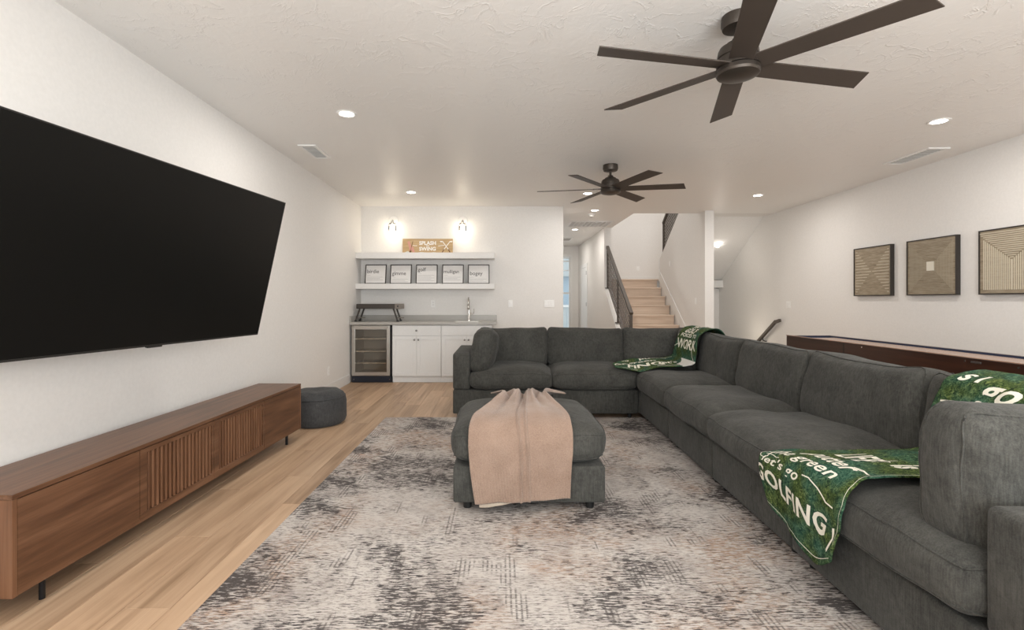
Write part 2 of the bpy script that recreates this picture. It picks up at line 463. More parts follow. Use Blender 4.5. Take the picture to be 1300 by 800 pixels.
struct('door_leaf', one(box, 2.188, 2.199, 12.61, 13.41, .01, 2.09, .002), 'trim_white', d2)
for z in (.35, .84+.25, 2.0-.1):
    o = obj('hinge', one(box, 2.178, 2.188, 12.60, 12.63, z, z+.10), 'knob_nickel', d2)
# outdoors beyond the glazed door
struct('ground_outside', one(box, -4, 8, 14.25, 24, -.3, -.05), 'outside_deck')
h = thing('neighbour_house', (2.4, 20, -.05), 'blue-grey house seen through the glass door at the hall end', 'house')
obj('wall', one(box, 0, 6, 20, 22, -.05, 2.2), 'outside_blue', h)
obj('roof', one(prism, [(-.2, 2.2), (6.2, 2.2), (5.2, 3.1), (.8, 3.1)], 1, 19.7, 22.2), 'outside_grey', h)
f = thing('garden_fence', (2.4, 18, -.05), 'pale grey fence in front of the house outside the hall door', 'fence')
for k in range(20): obj('board', one(box, .4+k*.2, .59+k*.2, 18, 18.03, -.05, 1.05), 'outside_grey', f)
obj('rail', one(box, .4, 4.4, 17.96, 18.0, .99, 1.07), 'outside_deck', f)

# ---------------------------------------------------------------- stairs
st = thing('staircase', (2.92, 8.83, 0), 'light oak staircase rising to the landing between white walls', 'stairs')
RI, RU = 1.715/9, .27
for k in range(9):
    y = 8.83 + k*RU; z = RI*(k+1)
    obj('riser', one(box, 2.355, 3.485, y, y+.02, z-RI, z-.03), 'oak_tread', st)
    if k < 8: obj('tread', one(box, 2.355, 3.485, y-.03, y+RU, z-.03, z, .006), 'oak_tread', st)
b = bm_new(); prism(b, [(8.86, 0), (10.99, 1.50), (10.99, 0)], 0, 2.36, 3.48); obj('stair_carcass', b, 'wall_paint', st)
obj('landing', one(box, 2.355, XR-.002, 10.955, 12.08, 1.685, 1.715, .006), 'oak_tread', st)
obj('landing_slab', one(box, 2.355, XR-.002, 11.03, 12.09, 1.52, 1.685), 'wall_paint', st)
b = bm_new(); prism(b, [(8.60, .02), (8.60, .22), (10.80, 1.86), (10.86, 1.86), (10.86, 1.72), (10.93, 1.72)], 0, 3.487, 3.499)
obj('skirt_board', b, 'trim_white', st)
b = bm_new(); box(b, 3.485, 3.5, 10.852, 10.87, 1.715, 2.15)
obj('corner_trim', b, 'trim_white', st)
# lower railing on the knee wall
rl = thing('stair_railing', (2.27, 8.6, 0), 'dark bronze railing with sloping bars on the left side of the oak stairs', 'railing')
S = .71
def rz(y): return 1.06 + (y-8.6)*S
b = bm_new(); bar(b, (2.27, 8.56, rz(8.56)-.02), (2.27, 10.52, rz(10.52)-.02), .06, .05, .004); obj('handrail', b, 'rail_bronze', rl)
obj('post', one(box, 2.245, 2.295, 8.575, 8.625, 0, rz(8.6)-.02, .003), 'rail_bronze', rl)
for y in (9.55, 10.48):
    zt = .20+(y-8.75)*.76 if y < 10.4 else 1.50
    p = obj('post', one(box, 2.252, 2.288, y-.018, y+.018, zt, rz(y)-.045, .002), 'rail_bronze', rl)
    obj('foot_plate', one(box, 2.21, 2.33, y-.05, y+.05, zt-.005, zt+.012), 'rail_bronze', p)
for k in range(9):
    zo = -.115 - k*.088
    y1 = 10.46
    b = bm_new(); bar(b, (2.27, 8.62, rz(8.62)+zo), (2.27, y1, rz(y1)+zo), .018, .02); obj('bar', b, 'rail_bronze', rl)
# upper railing on the wall between the flights
rl = thing('stair_railing', (3.58, 9.7, 2.96), 'dark bronze railing with sloping bars above the white wall right of the stairs', 'railing')
def wz(y): return 2.15 + (10.85-y)*.7137
b = bm_new(); bar(b, (3.58, 10.84, wz(10.84)+.78), (3.58, 8.85, wz(8.85)+.78), .06, .05); obj('handrail', b, 'rail_bronze', rl)
obj('post', one(box, 3.56, 3.60, 10.81, 10.85, wz(10.85), wz(10.83)+.77), 'rail_bronze', rl)
obj('post', one(box, 3.56, 3.60, 8.83, 8.87, wz(8.85), wz(8.85)+.77), 'rail_bronze', rl)
for k in range(10):
    zo = .70 - k*.07
    b = bm_new(); bar(b, (3.58, 10.82, wz(10.82)+zo), (3.58, 8.86, wz(8.86)+zo), .016, .016); obj('bar', b, 'rail_bronze', rl)
# basement handrail on the right wall
rl = thing('wall_handrail', (4.77, 8.4, .8), 'dark sloping handrail on the right wall above the basement stairs', 'handrail')
b = bm_new(); bar(b, (4.76, 8.40, .905), (4.76, 8.53, .87), .045, .05, .006); bar(b, (4.76, 8.52, .885), (4.76, 9.6, .885-1.07*.68), .045, .05, .006); obj('handrail', b, 'rail_bronze', rl)
for y in (8.95,):
    z = .885-(y-8.52)*.68
    b = bm_new(); tube(b, [(4.76, y, z-.02), (4.76, y, z-.07), (4.80, y, z-.09), (4.83, y, z-.09)], .009, 8); obj('bracket', b, 'black_metal', rl)

# ---------------------------------------------------------------- wall plates
def plate(x, y, z, face, n, kind, label):
    """face: 'y' looks to -Y, 'x' looks to +X, 'X' looks to -X"""
    w_ = .07 + .046*(n-1); h_ = .115
    t = thing('light_switch' if kind == 's' else 'power_outlet', (x, y, z), label, 'switch' if kind == 's' else 'outlet')
    R = {'y': Matrix(), 'x': Matrix.Rotation(math.pi/2, 4, 'Z'), 'X': Matrix.Rotation(-math.pi/2, 4, 'Z')}[face]
    M = Matrix.Translation((x, y, z)) @ R
    obj('cover_plate', one(box, -w_/2, w_/2, -.008, 0, -h_/2, h_/2, .002, M=M), 'plastic_white', t)
    for k in range(n):
        cx = (k-(n-1)/2)*.046
        if kind == 's': obj('rocker', one(box, cx-.016, cx+.016, -.013, -.008, -.033, .033, .002, M=M), 'plastic_white', t)
        else:
            for s in (-.02, .02): obj('socket', one(box, cx-.015, cx+.015, -.0105, -.008, s-.013, s+.013, .002, M=M), 'shelf_white', t)
plate(-1.11, YB, 1.19, 'y', 1, 'o', 'white outlet above the bar counter beside the faucet')
plate(.155, YB, 1.19, 'y', 1, 's', 'white single switch on the bar wall right of the sink')
plate(.79, YB, 1.19, 'y', 3, 's', 'wide white three-gang switch on the bar wall near the hall')
plate(XL, 6.53, .31, 'x', 1, 'o', 'white outlet low on the left wall above the round pouf')
plate(XR, 8.27, 1.17, 'X', 2, 's', 'white switch on the right wall above the basement handrail')
plate(3.49+.01, 8.72+.12, 1.23, 'X', 1, 's', 'white switch near the front edge of the stair wall')
plate(3.5, 10.2, 2.0, 'X', 1, 's', 'small white switch above the sloping stair skirting')
plate(3.37, 12.1, 2.0+.02, 'y', 1, 's', 'white switch on the landing wall at the stair top')

# ---------------------------------------------------------------- ceiling fixtures
def downlight(x, y, label, e, grp=None, r=.075, z=CH):
    t = thing('recessed_light', (x, y, z), label, 'light', grp)
    obj('trim_ring', one(lathe, x, y, [(r-.018, z+.004), (r-.016, z-.004), (r+.004, z-.007), (r+.008, z-.003), (r+.008, z)], 32), 'plastic_white', t, True)
    obj('lens', one(lathe, x, y, [(0, z-.003), (r-.016, z-.003), (r-.016, z)], 32), 'lamp_lens', t)
    if e: light('AREA', 'downlight_beam', (x, y, z-.012), e*.30, (1, .95, .89), size=.11)
def cpt(px, py): # pixel on the ceiling plane -> metres (surveyed from the photo)
    d = 625*(CH-1.25)/(381-py); return ((px-636)*d/625, d)
for (px, py), lab, e in (((440, 144.5), 'recessed ceiling light nearest the tv wall', 45), ((1192, 154), 'recessed ceiling light nearest the right wall', 45),
                      ((522, 244), 'recessed ceiling light in front of the bar shelves', 17), ((962, 248), 'recessed ceiling light near the far end of the right wall', 40),
                      ((746, 245.5), 'recessed ceiling light just behind the far ceiling fan', 34), ((755, 267), 'recessed ceiling light before the hall smoke detector', 28),
                      ((730, 291.5), 'recessed ceiling light just past the long hall vent', 24)):
    x, y = cpt(px, py); downlight(x, y, lab, e)
for x, y, lab in ((-1.27, 1.15, 'recessed ceiling light over the near end of the console'), (3.76, 1.2, 'recessed ceiling light over the near end of the game table'),
                  (-1.27, -1.5, 'recessed ceiling light by the rear doors on the left'), (3.76, -1.5, 'recessed ceiling light by the rear doors on the right')):
    downlight(x, y, lab, 45)
t = thing('smoke_detector', (0, 0, 0), 'round white smoke detector on the ceiling before the hall vent', 'smoke detector')
x, y = cpt(751, 272); t.location = (x, y, CH)
obj('base', one(lathe, x, y, [(.0, CH-.02), (.07, CH-.02), (.07, CH), (0, CH)], 28), 'plastic_white', t, False)
obj('cap', one(lathe, x, y, [(0, CH-.045), (.035, CH-.045), (.05, CH-.02), (0, CH-.02)], 28), 'plastic_white', t, False)
obj('sensor_slot', one(lathe, x, y, [(0, CH-.048), (.022, CH-.048), (.022, CH-.045), (0, CH-.045)], 20), 'vent_dark', t)
def vent(x0, x1, y0, y1, label, nslat, along='x', fr=.03, dark=True, div=0):
    t = thing('ceiling_vent', ((x0+x1)/2, (y0+y1)/2, CH), label, 'vent')
    b = bm_new(); z0 = CH-.012
    box(b, x0, x1, y0, y0+fr, z0, CH, .002); box(b, x0, x1, y1-fr, y1, z0, CH, .002)
    box(b, x0, x0+fr, y0+fr, y1-fr, z0, CH, .002); box(b, x1-fr, x1, y0+fr, y1-fr, z0, CH, .002)
    obj('frame', b, 'plastic_white', t)
    obj('backing', one(box, x0+fr, x1-fr, y0+fr, y1-fr, CH-.002, CH), 'vent_dark', t)
    for k in range(div):
        xx = x0+fr+(x1-x0-2*fr)*(k+1)/(div+1); obj('divider', one(box, xx-.007, xx+.007, y0+fr, y1-fr, z0, CH-.002), 'plastic_white', t)
    for k in range(nslat):
        f = (k+.5)/nslat
        if along == 'x':
            yy = y0+fr+(y1-y0-2*fr)*f; M = Matrix.Translation(((x0+x1)/2, yy, CH-.007)) @ Matrix.Rotation(.7, 4, 'X')
            obj('slat', one(box, -(x1-x0)/2+fr, (x1-x0)/2-fr, -.006, .006, -.001, .001, M=M), 'plastic_white', t)
        else:
            xx = x0+fr+(x1-x0-2*fr)*f; M = Matrix.Translation((xx, (y0+y1)/2, CH-.007)) @ Matrix.Rotation(.6 if f < .5 else -.6, 4, 'Y')
            obj('slat', one(box, -.006, .006, -(y1-y0)/2+fr, (y1-y0)/2-fr, -.001, .001, M=M), 'plastic_white', t)
vent(-2.01, -1.83, 4.86, 5.32, 'white ceiling vent above the tv wall', 12, 'x')
vent(4.30, 4.52, 4.95, 5.55, 'white ceiling vent near the right wall', 14, 'x')
vent(1.36, 2.2, 9.56, 10.25, 'long white return-air grille in the hall ceiling', 20, 'x', .035, div=8)
vent(1.30, 1.80, 12.1, 12.7, 'small white vent at the far hall ceiling', 8, 'x', .05, div=1)

# ---------------------------------------------------------------- ceiling fans
def fan(x, y, a0, label):
    t = thing('ceiling_fan', (x, y, CH), label, 'ceiling fan', None)
    BZ = 2.508
    autosmooth(obj('canopy', one(lathe, x, y, [(0, CH), (.083, CH), (.085, CH-.045), (.078, CH-.065), (.03, CH-.072), (0, CH-.072)], 36), 'bronze_metal', t))
    obj('downrod', one(lathe, x, y, [(.014, CH-.07), (.014, 2.64)], 14), 'bronze_metal', t, True)
    autosmooth(obj('motor_housing', one(lathe, x, y, [(0, 2.665), (.028, 2.665), (.034, 2.645), (.06, 2.638), (.066, 2.628), (.092, 2.615), (.100, 2.600), (.104, 2.575), (.104, 2.562), (.1, 2.56), (.1, 2.553), (.108, 2.55), (.110, 2.505), (0, 2.505)], 44), 'bronze_metal', t), 30)
    autosmooth(obj('bottom_cap', one(lathe, x, y, [(0, 2.50), (.110, 2.50), (.112, 2.478), (.106, 2.466), (.098, 2.462), (.06, 2.452), (0, 2.448)], 44), 'bronze_metal', t), 30)
    for k in range(6):
        a = math.radians(a0+60*k)
        M = Matrix.Translation((x, y, BZ+.006)) @ Matrix.Rotation(a, 4, 'Z') @ Matrix.Rotation(math.radians(-11), 4, 'X')
        b = bmesh.new()
        # outline in plan: slightly flared blade with a slanted tip
        prism(b, [(.085, -.058), (.785, -.070), (.83, .070), (.085, .062)], 2, -.0035, .0035)
        bmesh.ops.bevel(b, geom=[e for e in b.edges], offset=.0015, segments=1, affect='EDGES')
        bmesh.ops.transform(b, matrix=M, verts=b.verts)
        bl = obj('blade', b, 'fan_blade_finish', t)
        b = bm_new(); box(b, .09, .20, -.03, .03, .0035, .009, .001, M=M); obj('blade_bracket', b, 'bronze_metal', bl)
fan(1.283, 2.665, 12, 'nearer dark bronze six-blade ceiling fan above the sectional sofa')
fan(1.245, 5.60, -10, 'farther dark bronze six-blade ceiling fan toward the stairs')

# ---------------------------------------------------------------- tv
tvl = thing('television', (XL, 2.82, 1.2), 'large black flat television tilted out from the left wall', 'tv')
p_tf, p_bf = Vector((-1.632, 3.75, 1.988)), Vector((-1.866, 3.75, .986))
p_tn, p_bn = Vector((-1.90, 1.88, 1.988)), Vector((-2.134, 1.88, .986))
ax = (p_tf-p_tn); W_ = ax.length; ax.normalize(); ay = (p_tf-p_bf); ay = (ay-ax*ay.dot(ax)); H_ = ay.length; ay.normalize(); az = ay.cross(ax); 
if az.x < 0: az = -az
TM = Matrix((ax, ay, az)).transposed().to_4x4(); TM.translation = (p_tf+p_bf+p_tn+p_bn)/4
obj('screen', one(box, -W_/2+.006, W_/2-.006, -H_/2+.010, H_/2-.006, -.002, .0015, M=TM), 'tv_screen_glass', tvl)
b = bm_new()
box(b, -W_/2, W_/2, -H_/2, H_/2, -.03, -.002, .002, M=TM)
box(b, -W_/2, W_/2, -H_/2, -H_/2+.010, -.002, .003, M=TM)
for s in (-1, 1): box(b, min(s*W_/2, s*(W_/2-.006)), max(s*W_/2, s*(W_/2-.006)), -H_/2, H_/2, -.002, .003, M=TM)
box(b, -W_/2, W_/2, H_/2-.006, H_/2, -.002, .003, M=TM)
obj('bezel', b, 'tv_bezel', tvl)
obj('rear_housing', one(box, -W_/2+.15, W_/2-.15, -H_/2+.05, H_/2-.25, -.065, -.03, .01, M=TM), 'navy_black', tvl)
obj('logo_tab', one(box, -.04, .06, -H_/2-.010, -H_/2, -.018, .002, .002, M=TM), 'tv_bezel', tvl)
b = bm_new(); box(b, -2.289, -2.265, 2.55, 3.05, 1.25, 1.75, .004); bar(b, (-2.27, 2.8, 1.5), (-2.02, 2.82, 1.48), .06, .08); obj('wall_mount', b, 'black_metal', tvl)

# ---------------------------------------------------------------- media console
cn = thing('media_console', (-2.05, 3.15, 0), 'long low walnut media console with slatted doors under the television', 'media console')
CM = Matrix.Translation((-1.877, 1.89, 0)) @ Matrix.Rotation(math.atan2(-.080, 2.53), 4, 'Z')
L_ = 2.535; D_ = .385; Z0, Z1 = .10, .50
def cb(x0, x1, y0, y1, z0, z1, bev=.0015): return one(box, x0, x1, y0, y1, z0, z1, bev, M=CM)
obj('top_panel', cb(-D_, .0, 0, L_, Z1-.02, Z1), 'walnut_long', cn)
obj('bottom_panel', cb(-D_, -.002, .02, L_-.02, Z0, Z0+.02), 'walnut_long', cn)
obj('side_panel', cb(-D_, .0, 0, .02, Z0, Z1-.0205), 'walnut_upright', cn)
obj('side_panel', cb(-D_, .0, L_-.02, L_, Z0, Z1-.0205), 'walnut_upright', cn)
obj('back_panel', cb(-D_, -D_+.01, .02, L_-.02, Z0+.02, Z1-.02), 'walnut_dark', cn)
q = (L_-.04)/4
for k in range(4):
    y0 = .02+q*k; y1 = y0+q
    if k in (0, 3):
        d = obj('door', cb(-.020, -.001, y0+.002, y1-.002, Z0+.003, Z1-.024), 'walnut_long', cn)
    else:
        b = bm_new(); f = .04
        for a, c, e, g in ((y0+.002, y1-.002, Z0+.003, Z0+.003+f), (y0+.002, y1-.002, Z1-.024-f*.6, Z1-.024), (y0+.002, y0+.002+f*1.2, Z0+.003+f, Z1-.024-f*.6), (y1-.002-f*.5, y1-.002, Z0+.003+f, Z1-.024-f*.6)):
            box(b, -.020, -.001, a, c, e, g, .001, 1, M=CM)
        d = obj('door', b, 'walnut_long', cn)
        obj('door_back', cb(-.070, -.066, y0+.01, y1-.01, Z0+.02, Z1-.03), 'walnut_dark', d)
        ya, yb = y0+.002+f*1.2, y1-.002-f*.5; ns = 17
        for j in range(ns):
            yy = ya+(yb-ya)*(j+.5)/ns
            obj('slat', one(box, -.021, -.003, yy-.0075, yy+.0075, Z0+.003+f, Z1-.024-f*.6, .002, 1, M=CM), 'walnut_upright', d)
        # gap shade comes from depth plus the darkened colour of the door back
b_ = cb(-.30, -.29, .05, L_-.05, Z0+.03, Z1-.03); obj('divider', b_, 'walnut_dark', cn)
for (xx, yy) in ((-.05, .17), (-.33, .17), (-.05, L_-.17), (-.33, L_-.17)):
    obj('leg', one(lathe, 0, 0, [(0, 0), (.011, 0), (.011, Z0), (0, Z0)], 16, CM @ Matrix.Translation((xx, yy, 0))), 'black_metal', cn)

# ---------------------------------------------------------------- pouf
pf = thing('pouf', (-1.87, 5.02, 0), 'round dark grey fabric pouf on the floor past the console', 'pouf')
b = bm_new(); R_ = .275
prof = [(0, .003), (R_-.03, .003), (R_-.006, .02), (R_+.003, .06), (R_+.006, .14), (R_+.004, .22), (R_-.008, .27), (R_-.03, .305), (R_-.07, .328), (R_-.13, .335), (R_-.2, .325), (0, .318)]
lathe(b, -1.87, 5.02, prof, 56)
for v in b.verts:
    v.co += Vector((v.co.x+1.87, v.co.y-5.02, 0))*noise.noise(v.co*5)*.06*(1 if v.co.z > .02 else 0)
    if v.co.z > .3: v.co.z += noise.noise(v.co*7)*.02
obj('cover', b, 'pouf_fabric', pf, True)
b = bm_new(); n_ = 48
tube(b, [(-1.87+(R_-.004)*math.cos(2*math.pi*k/n_), 5.02+(R_-.004)*math.sin(2*math.pi*k/n_), .272) for k in range(n_+1)], .004, 6, False); obj('seam_piping', b, 'pouf_fabric', pf, True)

# ---------------------------------------------------------------- rug
b = bm_new(); box(b, -1.22, 2.12, 1.25, 5.21, 0.0005, .010, .002, 1)
rg = obj('area_rug', b, 'rug_weave'); tag(rg, 'large distressed cream, tan and charcoal area rug under the ottoman', 'rug')
RZ = .010

# ---------------------------------------------------------------- cushions
def lattice(nx, ny, nz):
    b = bmesh.new()
    def lin(n): return [-1+2*i/n for i in range(n+1)]
    X, Y, Z = lin(nx), lin(ny), lin(nz); V = {}
    def g(i, j, k):
        if (i, j, k) not in V: V[i, j, k] = b.verts.new((X[i], Y[j], Z[k]))
        return V[i, j, k]
    for k in (0, nz):
        for i in range(nx):
            for j in range(ny): b.faces.new((g(i, j, k), g(i+1, j, k), g(i+1, j+1, k), g(i, j+1, k)))
    for j in (0, ny):
        for i in range(nx):
            for k in range(nz): b.faces.new((g(i, j, k), g(i+1, j, k), g(i+1, j, k+1), g(i, j, k+1)))
    for i in (0, nx):
        for j in range(ny):
            for k in range(nz): b.faces.new((g(i, j, k), g(i, j+1, k), g(i, j+1, k+1), g(i, j, k+1)))
    bmesh.ops.recalc_face_normals(b, faces=b.faces)
    b.verts.index_update(); PIPE.clear()
    for k in (1, nz-1):
        ring = [(i, 0) for i in range(nx)]+[(nx, j) for j in range(ny)]+[(i, ny) for i in range(nx, 0, -1)]+[(0, j) for j in range(ny, 0, -1)]
        PIPE.append([V[i, j, k].index for i, j in ring])
    return b
PIPE = []
def cushion(name, w, d, h, M, parent, seed=0, crown=.03, bulge=.015, pinch=.3, wr=.008, r=.045, mat='sofa_fabric', top_only=False, label=None, ears=0, pipe=True):
    b = lattice(22, 22, 8); sd = Vector((seed*3.7, seed*1.3, seed*7.1))
    for v in b.verts:
        a, c, e = v.co
        rr = min(r, h/2*.98)
        p = Vector((a*w/2, c*d/2, e*h/2)); inn = Vector((w/2-rr, d/2-rr, h/2-rr))
        # remap so lattice lines gather near edges
        def mp(t, half): 
            s = math.copysign(abs(t)**.8, t); return s*half
        p = Vector((mp(a, w/2), mp(c, d/2), e*h/2))
        qq = Vector([max(-inn[i], min(inn[i], p[i])) for i in range(3)])
        dd = p-qq
        if dd.length > 1e-6: p = qq+dd.normalized()*rr
        ua, uc = p.x/(w/2), p.y/(d/2)
        dome = max(0, 1-ua**4)*max(0, 1-uc**4)
        cr = crown*dome
        if e > 0 or not top_only: p.z += math.copysign(cr, e)*min(1, abs(e)*1.2) if abs(e) > .01 else 0
        p.z *= 1 - pinch*(abs(ua)**5)*(abs(uc)**5)
        sb = bulge*(1-e*e)
        p.x += math.copysign(sb, a)*abs(ua)**6*(1-uc**4) ; p.y += math.copysign(sb, c)*abs(uc)**6*(1-ua**4)
        if ears and c > 0: p.y += abs(uc)**3*(ears*(abs(ua)**5) - ears*.8*(1-ua*ua))
        nv = Vector((noise.noise(p*3.2+sd), noise.noise(p*3.2+sd+Vector((9, 0, 0))), noise.noise(p*3.2+sd+Vector((0, 9, 0)))))
        n2 = noise.noise(Vector((p.x*9, p.y*9, p.z*9))+sd)
        p += nv*wr*1.6; p.z += n2*wr*.6*(1 if abs(e) > .5 else 0)
        p.z += .006*wr/.01*max(0, noise.noise(Vector((p.x*11+p.y*5, p.y*4, e*2))+sd))*(1-dome)*(1 if e > 0 else 0)
        v.co = p
    bmesh.ops.transform(b, matrix=M, verts=b.verts)
    loops = []
    if pipe:
        b.verts.ensure_lookup_table()
        for lv in PIPE:
            loops.append([b.verts[i].co.copy() for i in lv])
    o = obj(name, b, mat, parent, True)
    for lp in loops:
        cc = sum(lp, Vector())/len(lp)
        pb = bm_new(); tube(pb, lp+lp[:1], .0032, 6, False); obj('piping', pb, mat, o, True)
    if label: o['label'] = label
    # piping seam along both edges
    md = o.modifiers.new('sub', 'SUBSURF'); md.levels = 1; md.render_levels = 1
    return o
Tm = Matrix.Translation
def Rx(a): return Matrix.Rotation(math.radians(a), 4, 'X')
def Ry(a): return Matrix.Rotation(math.radians(a), 4, 'Y')
def Rz(a): return Matrix.Rotation(math.radians(a), 4, 'Z')
def soft_box(x0, x1, y0, y1, z0, z1, M=None, r=.022): return one(box, x0, x1, y0, y1, z0, z1, r, 3, M=M)

sofa = thing('sectional_sofa', (1.4, 5.2, 0), 'large charcoal L-shaped sectional sofa with loose back cushions', 'sofa')
BS0, BS1 = .06, .305     # base block
FS = sofa
def foot(x, y, parent, M=None):
    z0 = RZ if (y < 5.2 and x < 2.1) else .0005
    if M: p = M @ Vector((x, y, 0)); x, y = p.x, p.y; z0 = RZ if (y < 5.2 and x < 2.1) else .0005
    obj('foot', one(lathe, x, y, [(0, z0), (.022, z0), (.026, BS0+.004), (0, BS0+.004)], 16), 'foot_black', parent)
Y0, Y1 = 5.15, 6.08
# far run
for x0, x1 in ((-.503, .532), (.540, 1.436), (1.444, 2.40)):
    autosmooth(obj('base', soft_box(x0, x1, Y0, Y1, BS0, BS1, r=.012), 'sofa_fabric', FS))
autosmooth(obj('arm', soft_box(-.505, -.325, Y0, Y1, BS1+.003, .695, r=.028), 'sofa_fabric', FS))
for x0, x1 in ((-.325, .532), (.540, 1.436), (1.444, 2.40)):
    autosmooth(obj('back_frame', soft_box(x0, x1, Y1-.19, Y1, BS1+.003, .70, r=.025), 'sofa_fabric', FS))
autosmooth(obj('back_frame', soft_box(2.21, 2.40, Y0-.01, Y1-.195, BS1+.003, .70, r=.025), 'sofa_fabric', FS))
for x in (-.44, .46, .60, 1.36): foot(x, Y0+.07, FS); foot(x, Y1-.07, FS)
foot(2.3, Y1-.07, FS)
SH = .195
def seat(xc, yc, w, d, seed, M=Matrix(), **k):
    cushion('seat_cushion', w, d, SH, M @ Tm((xc, yc, BS1+.008+SH/2)), FS, seed, crown=.042, bulge=.028, pinch=.22, wr=.011, r=.052, top_only=True, **k)
seat(.108, 5.50, .855, .80, 1); seat(.985, 5.50, .885, .80, 2)
seat(1.82, 5.50, .76, .80, 3)
BH, BT = .43, .21
def back(xc, yc, zc, w, rotM, seed, M=Matrix(), h=BH, t=BT, crown=.035):
    # local: x width, y height, z thickness
    return cushion('back_cushion', w, h, t, M @ Tm((xc, yc, zc)) @ rotM, FS, seed, crown=crown, bulge=.018, pinch=.22, wr=.013, r=.045, ears=.018)
UP = Rx(90)
for xc, w, sd in ((.145, .77, 11), (.985, .86, 12), (1.80, .76, 13)):
    back(xc, 5.79, .698, w, Rx(90-9), sd)
# right run, a degree off square
MR = Tm((1.455, 5.15, 0)) @ Matrix.Rotation(-.024, 4, 'Z')
SW = 2.40-1.455
runs = [(-.008, -.925), (-.933, -1.855), (-1.863, -2.79), (-2.798, -3.93)]
for k, (a, c) in enumerate(runs):
    autosmooth(obj('base', soft_box(0, SW, c, a, BS0, BS1, MR, .012), 'sofa_fabric', FS))
    e = c if k < 3 else -3.745
    autosmooth(obj('back_frame', soft_box(SW-.19, SW, e, a-.01, BS1+.003, .70, MR, .025), 'sofa_fabric', FS))
    foot(.07, a-.07, FS, MR); foot(.07, c+.07, FS, MR); foot(SW-.08, c+.07, FS, MR)
    m = (a+e)/2
    cushion('seat_cushion', .80, abs(e-a)-.006, SH, MR @ Tm((.355, m, BS1+.008+SH/2)), FS, 20+k, crown=.042, bulge=.028, pinch=.22, wr=.011, r=.052, top_only=True)
    zc = .685
    back(.70, m, zc, abs(e-a)-.02, Rz(-90) @ Rx(90-9), 30+k, MR, h=.43, t=.23)
back(2.13, 5.46, .69, .60, Rz(-90) @ Rx(90-7), 40, t=.2)
autosmooth(obj('arm', soft_box(0.0, SW, -3.935, -3.752, BS1+.003, .675, MR, .028), 'sofa_fabric', FS))

# loose pillows at the arms
def pillow(loc, M, w, h, t, seed, label):
    o = thing('throw_pillow', loc, label, 'pillow'); cushion('cover', w, h, t, M, o, seed, crown=.04, bulge=.02, pinch=.35, wr=.024, r=.055, ears=.012)
    return o
pillow((-.18, 5.47, .52), Tm((-.195, 5.46, .715)) @ Rz(90) @ Rx(90+9), .60, .43, .19, 51, 'charcoal square pillow leaning on the far left sofa arm')
pillow((1.75, 1.53, .5), MR @ Tm((.335, -3.615, .700)) @ Rx(90+4), .63, .46, .20, 52, 'charcoal square pillow leaning on the near sofa arm')

# ---------------------------------------------------------------- ottoman
ot = thing('ottoman', (.166, 3.34, 0), 'charcoal square ottoman in the middle of the rug', 'ottoman')
OX0, OX1, OY0, OY1 = -.281, .613, 2.885, 3.77
autosmooth(obj('base', soft_box(OX0, OX1, OY0, OY1, .06, .274, r=.014), 'sofa_fabric', ot))
cushion('top_cushion', OX1-OX0-.005, OY1-OY0, .20, Tm(((OX0+OX1)/2, (OY0+OY1)/2, .292+.10)), ot, 61, crown=.045, bulge=.033, pinch=.2, wr=.010, r=.055, top_only=True)
for x in (OX0+.08, OX1-.08):
    for y in (OY0+.07, OY1-.07): obj('foot', one(lathe, x, y, [(0, RZ), (.024, RZ), (.028, .064), (0, .064)], 18), 'foot_black', ot)

# ---------------------------------------------------------------- draped cloths
def crom(p0, p1, p2, p3, t):
    return .5*((2*p1)+(-p0+p2)*t+(2*p0-5*p1+4*p2-p3)*t*t+(-p0+3*p1-3*p2+p3)*t**3)
def sample(lst, u):
    n = len(lst)-1; f = max(0, min(n-1e-6, u*n)); i = int(f); t = f-i
    return crom(lst[max(i-1, 0)], lst[i], lst[i+1], lst[min(i+2, n)], t)
class Drape:
    def __init__(s, rows, fold): s.rows = [[Vector(p) for p in r] for r in rows]; s.fold = fold
    def raw(s, u, v): return sample([sample(r, v) for r in s.rows], u)
    def nrm(s, u, v):
        e = .01; a = s.raw(min(1, u+e), v)-s.raw(max(0, u-e), v); c = s.raw(u, min(1, v+e))-s.raw(u, max(0, v-e))
        return a.cross(c).normalized()*s.sgn
    sgn = 1
    def pos(s, u, v, off=0): return s.raw(u, v) + s.nrm(u, v)*(s.fold(u, v)+off)
def drape_obj(name, D, nu, nv, mats, parent, face_mat=None, thick=.007):
    b = bmesh.new()
    G = [[b.verts.new(D.pos(i/nu, j/nv)) for j in range(nv+1)] for i in range(nu+1)]
    for i in range(nu):
        for j in range(nv):
            f = b.faces.new((G[i][j], G[i+1][j], G[i+1][j+1], G[i][j+1]))
            if face_mat: f.material_index = face_mat((i+.5)/nu, (j+.5)/nv)
    o = obj(name, b, mats, parent, True)
    # make normals face outwards
    me = o.data; nn = D.nrm(.5, .5)
    if me.polygons[len(me.polygons)//2].normal.dot(nn) < 0: me.flip_normals()
    md = o.modifiers.new('sol', 'SOLIDIFY'); md.thickness = thick; md.offset = -1
    return o
def wrap(parent, D, items, Lu, Lv, mat, name='lettering', off=.0025):
    """items: (body,u,v,size,angle_deg,bold,shear); text x runs along +v, y along +u"""
    for body, u, v, size, ang, bold, shear in items:
        bm = bmesh.new()
        t = text_mesh(body, size, bold, shear, 'CENTER', 1.06)
        wrap_bm(bm, t, D, u, v, ang, Lu, Lv, off)
        obj(name, bm, mat, parent)
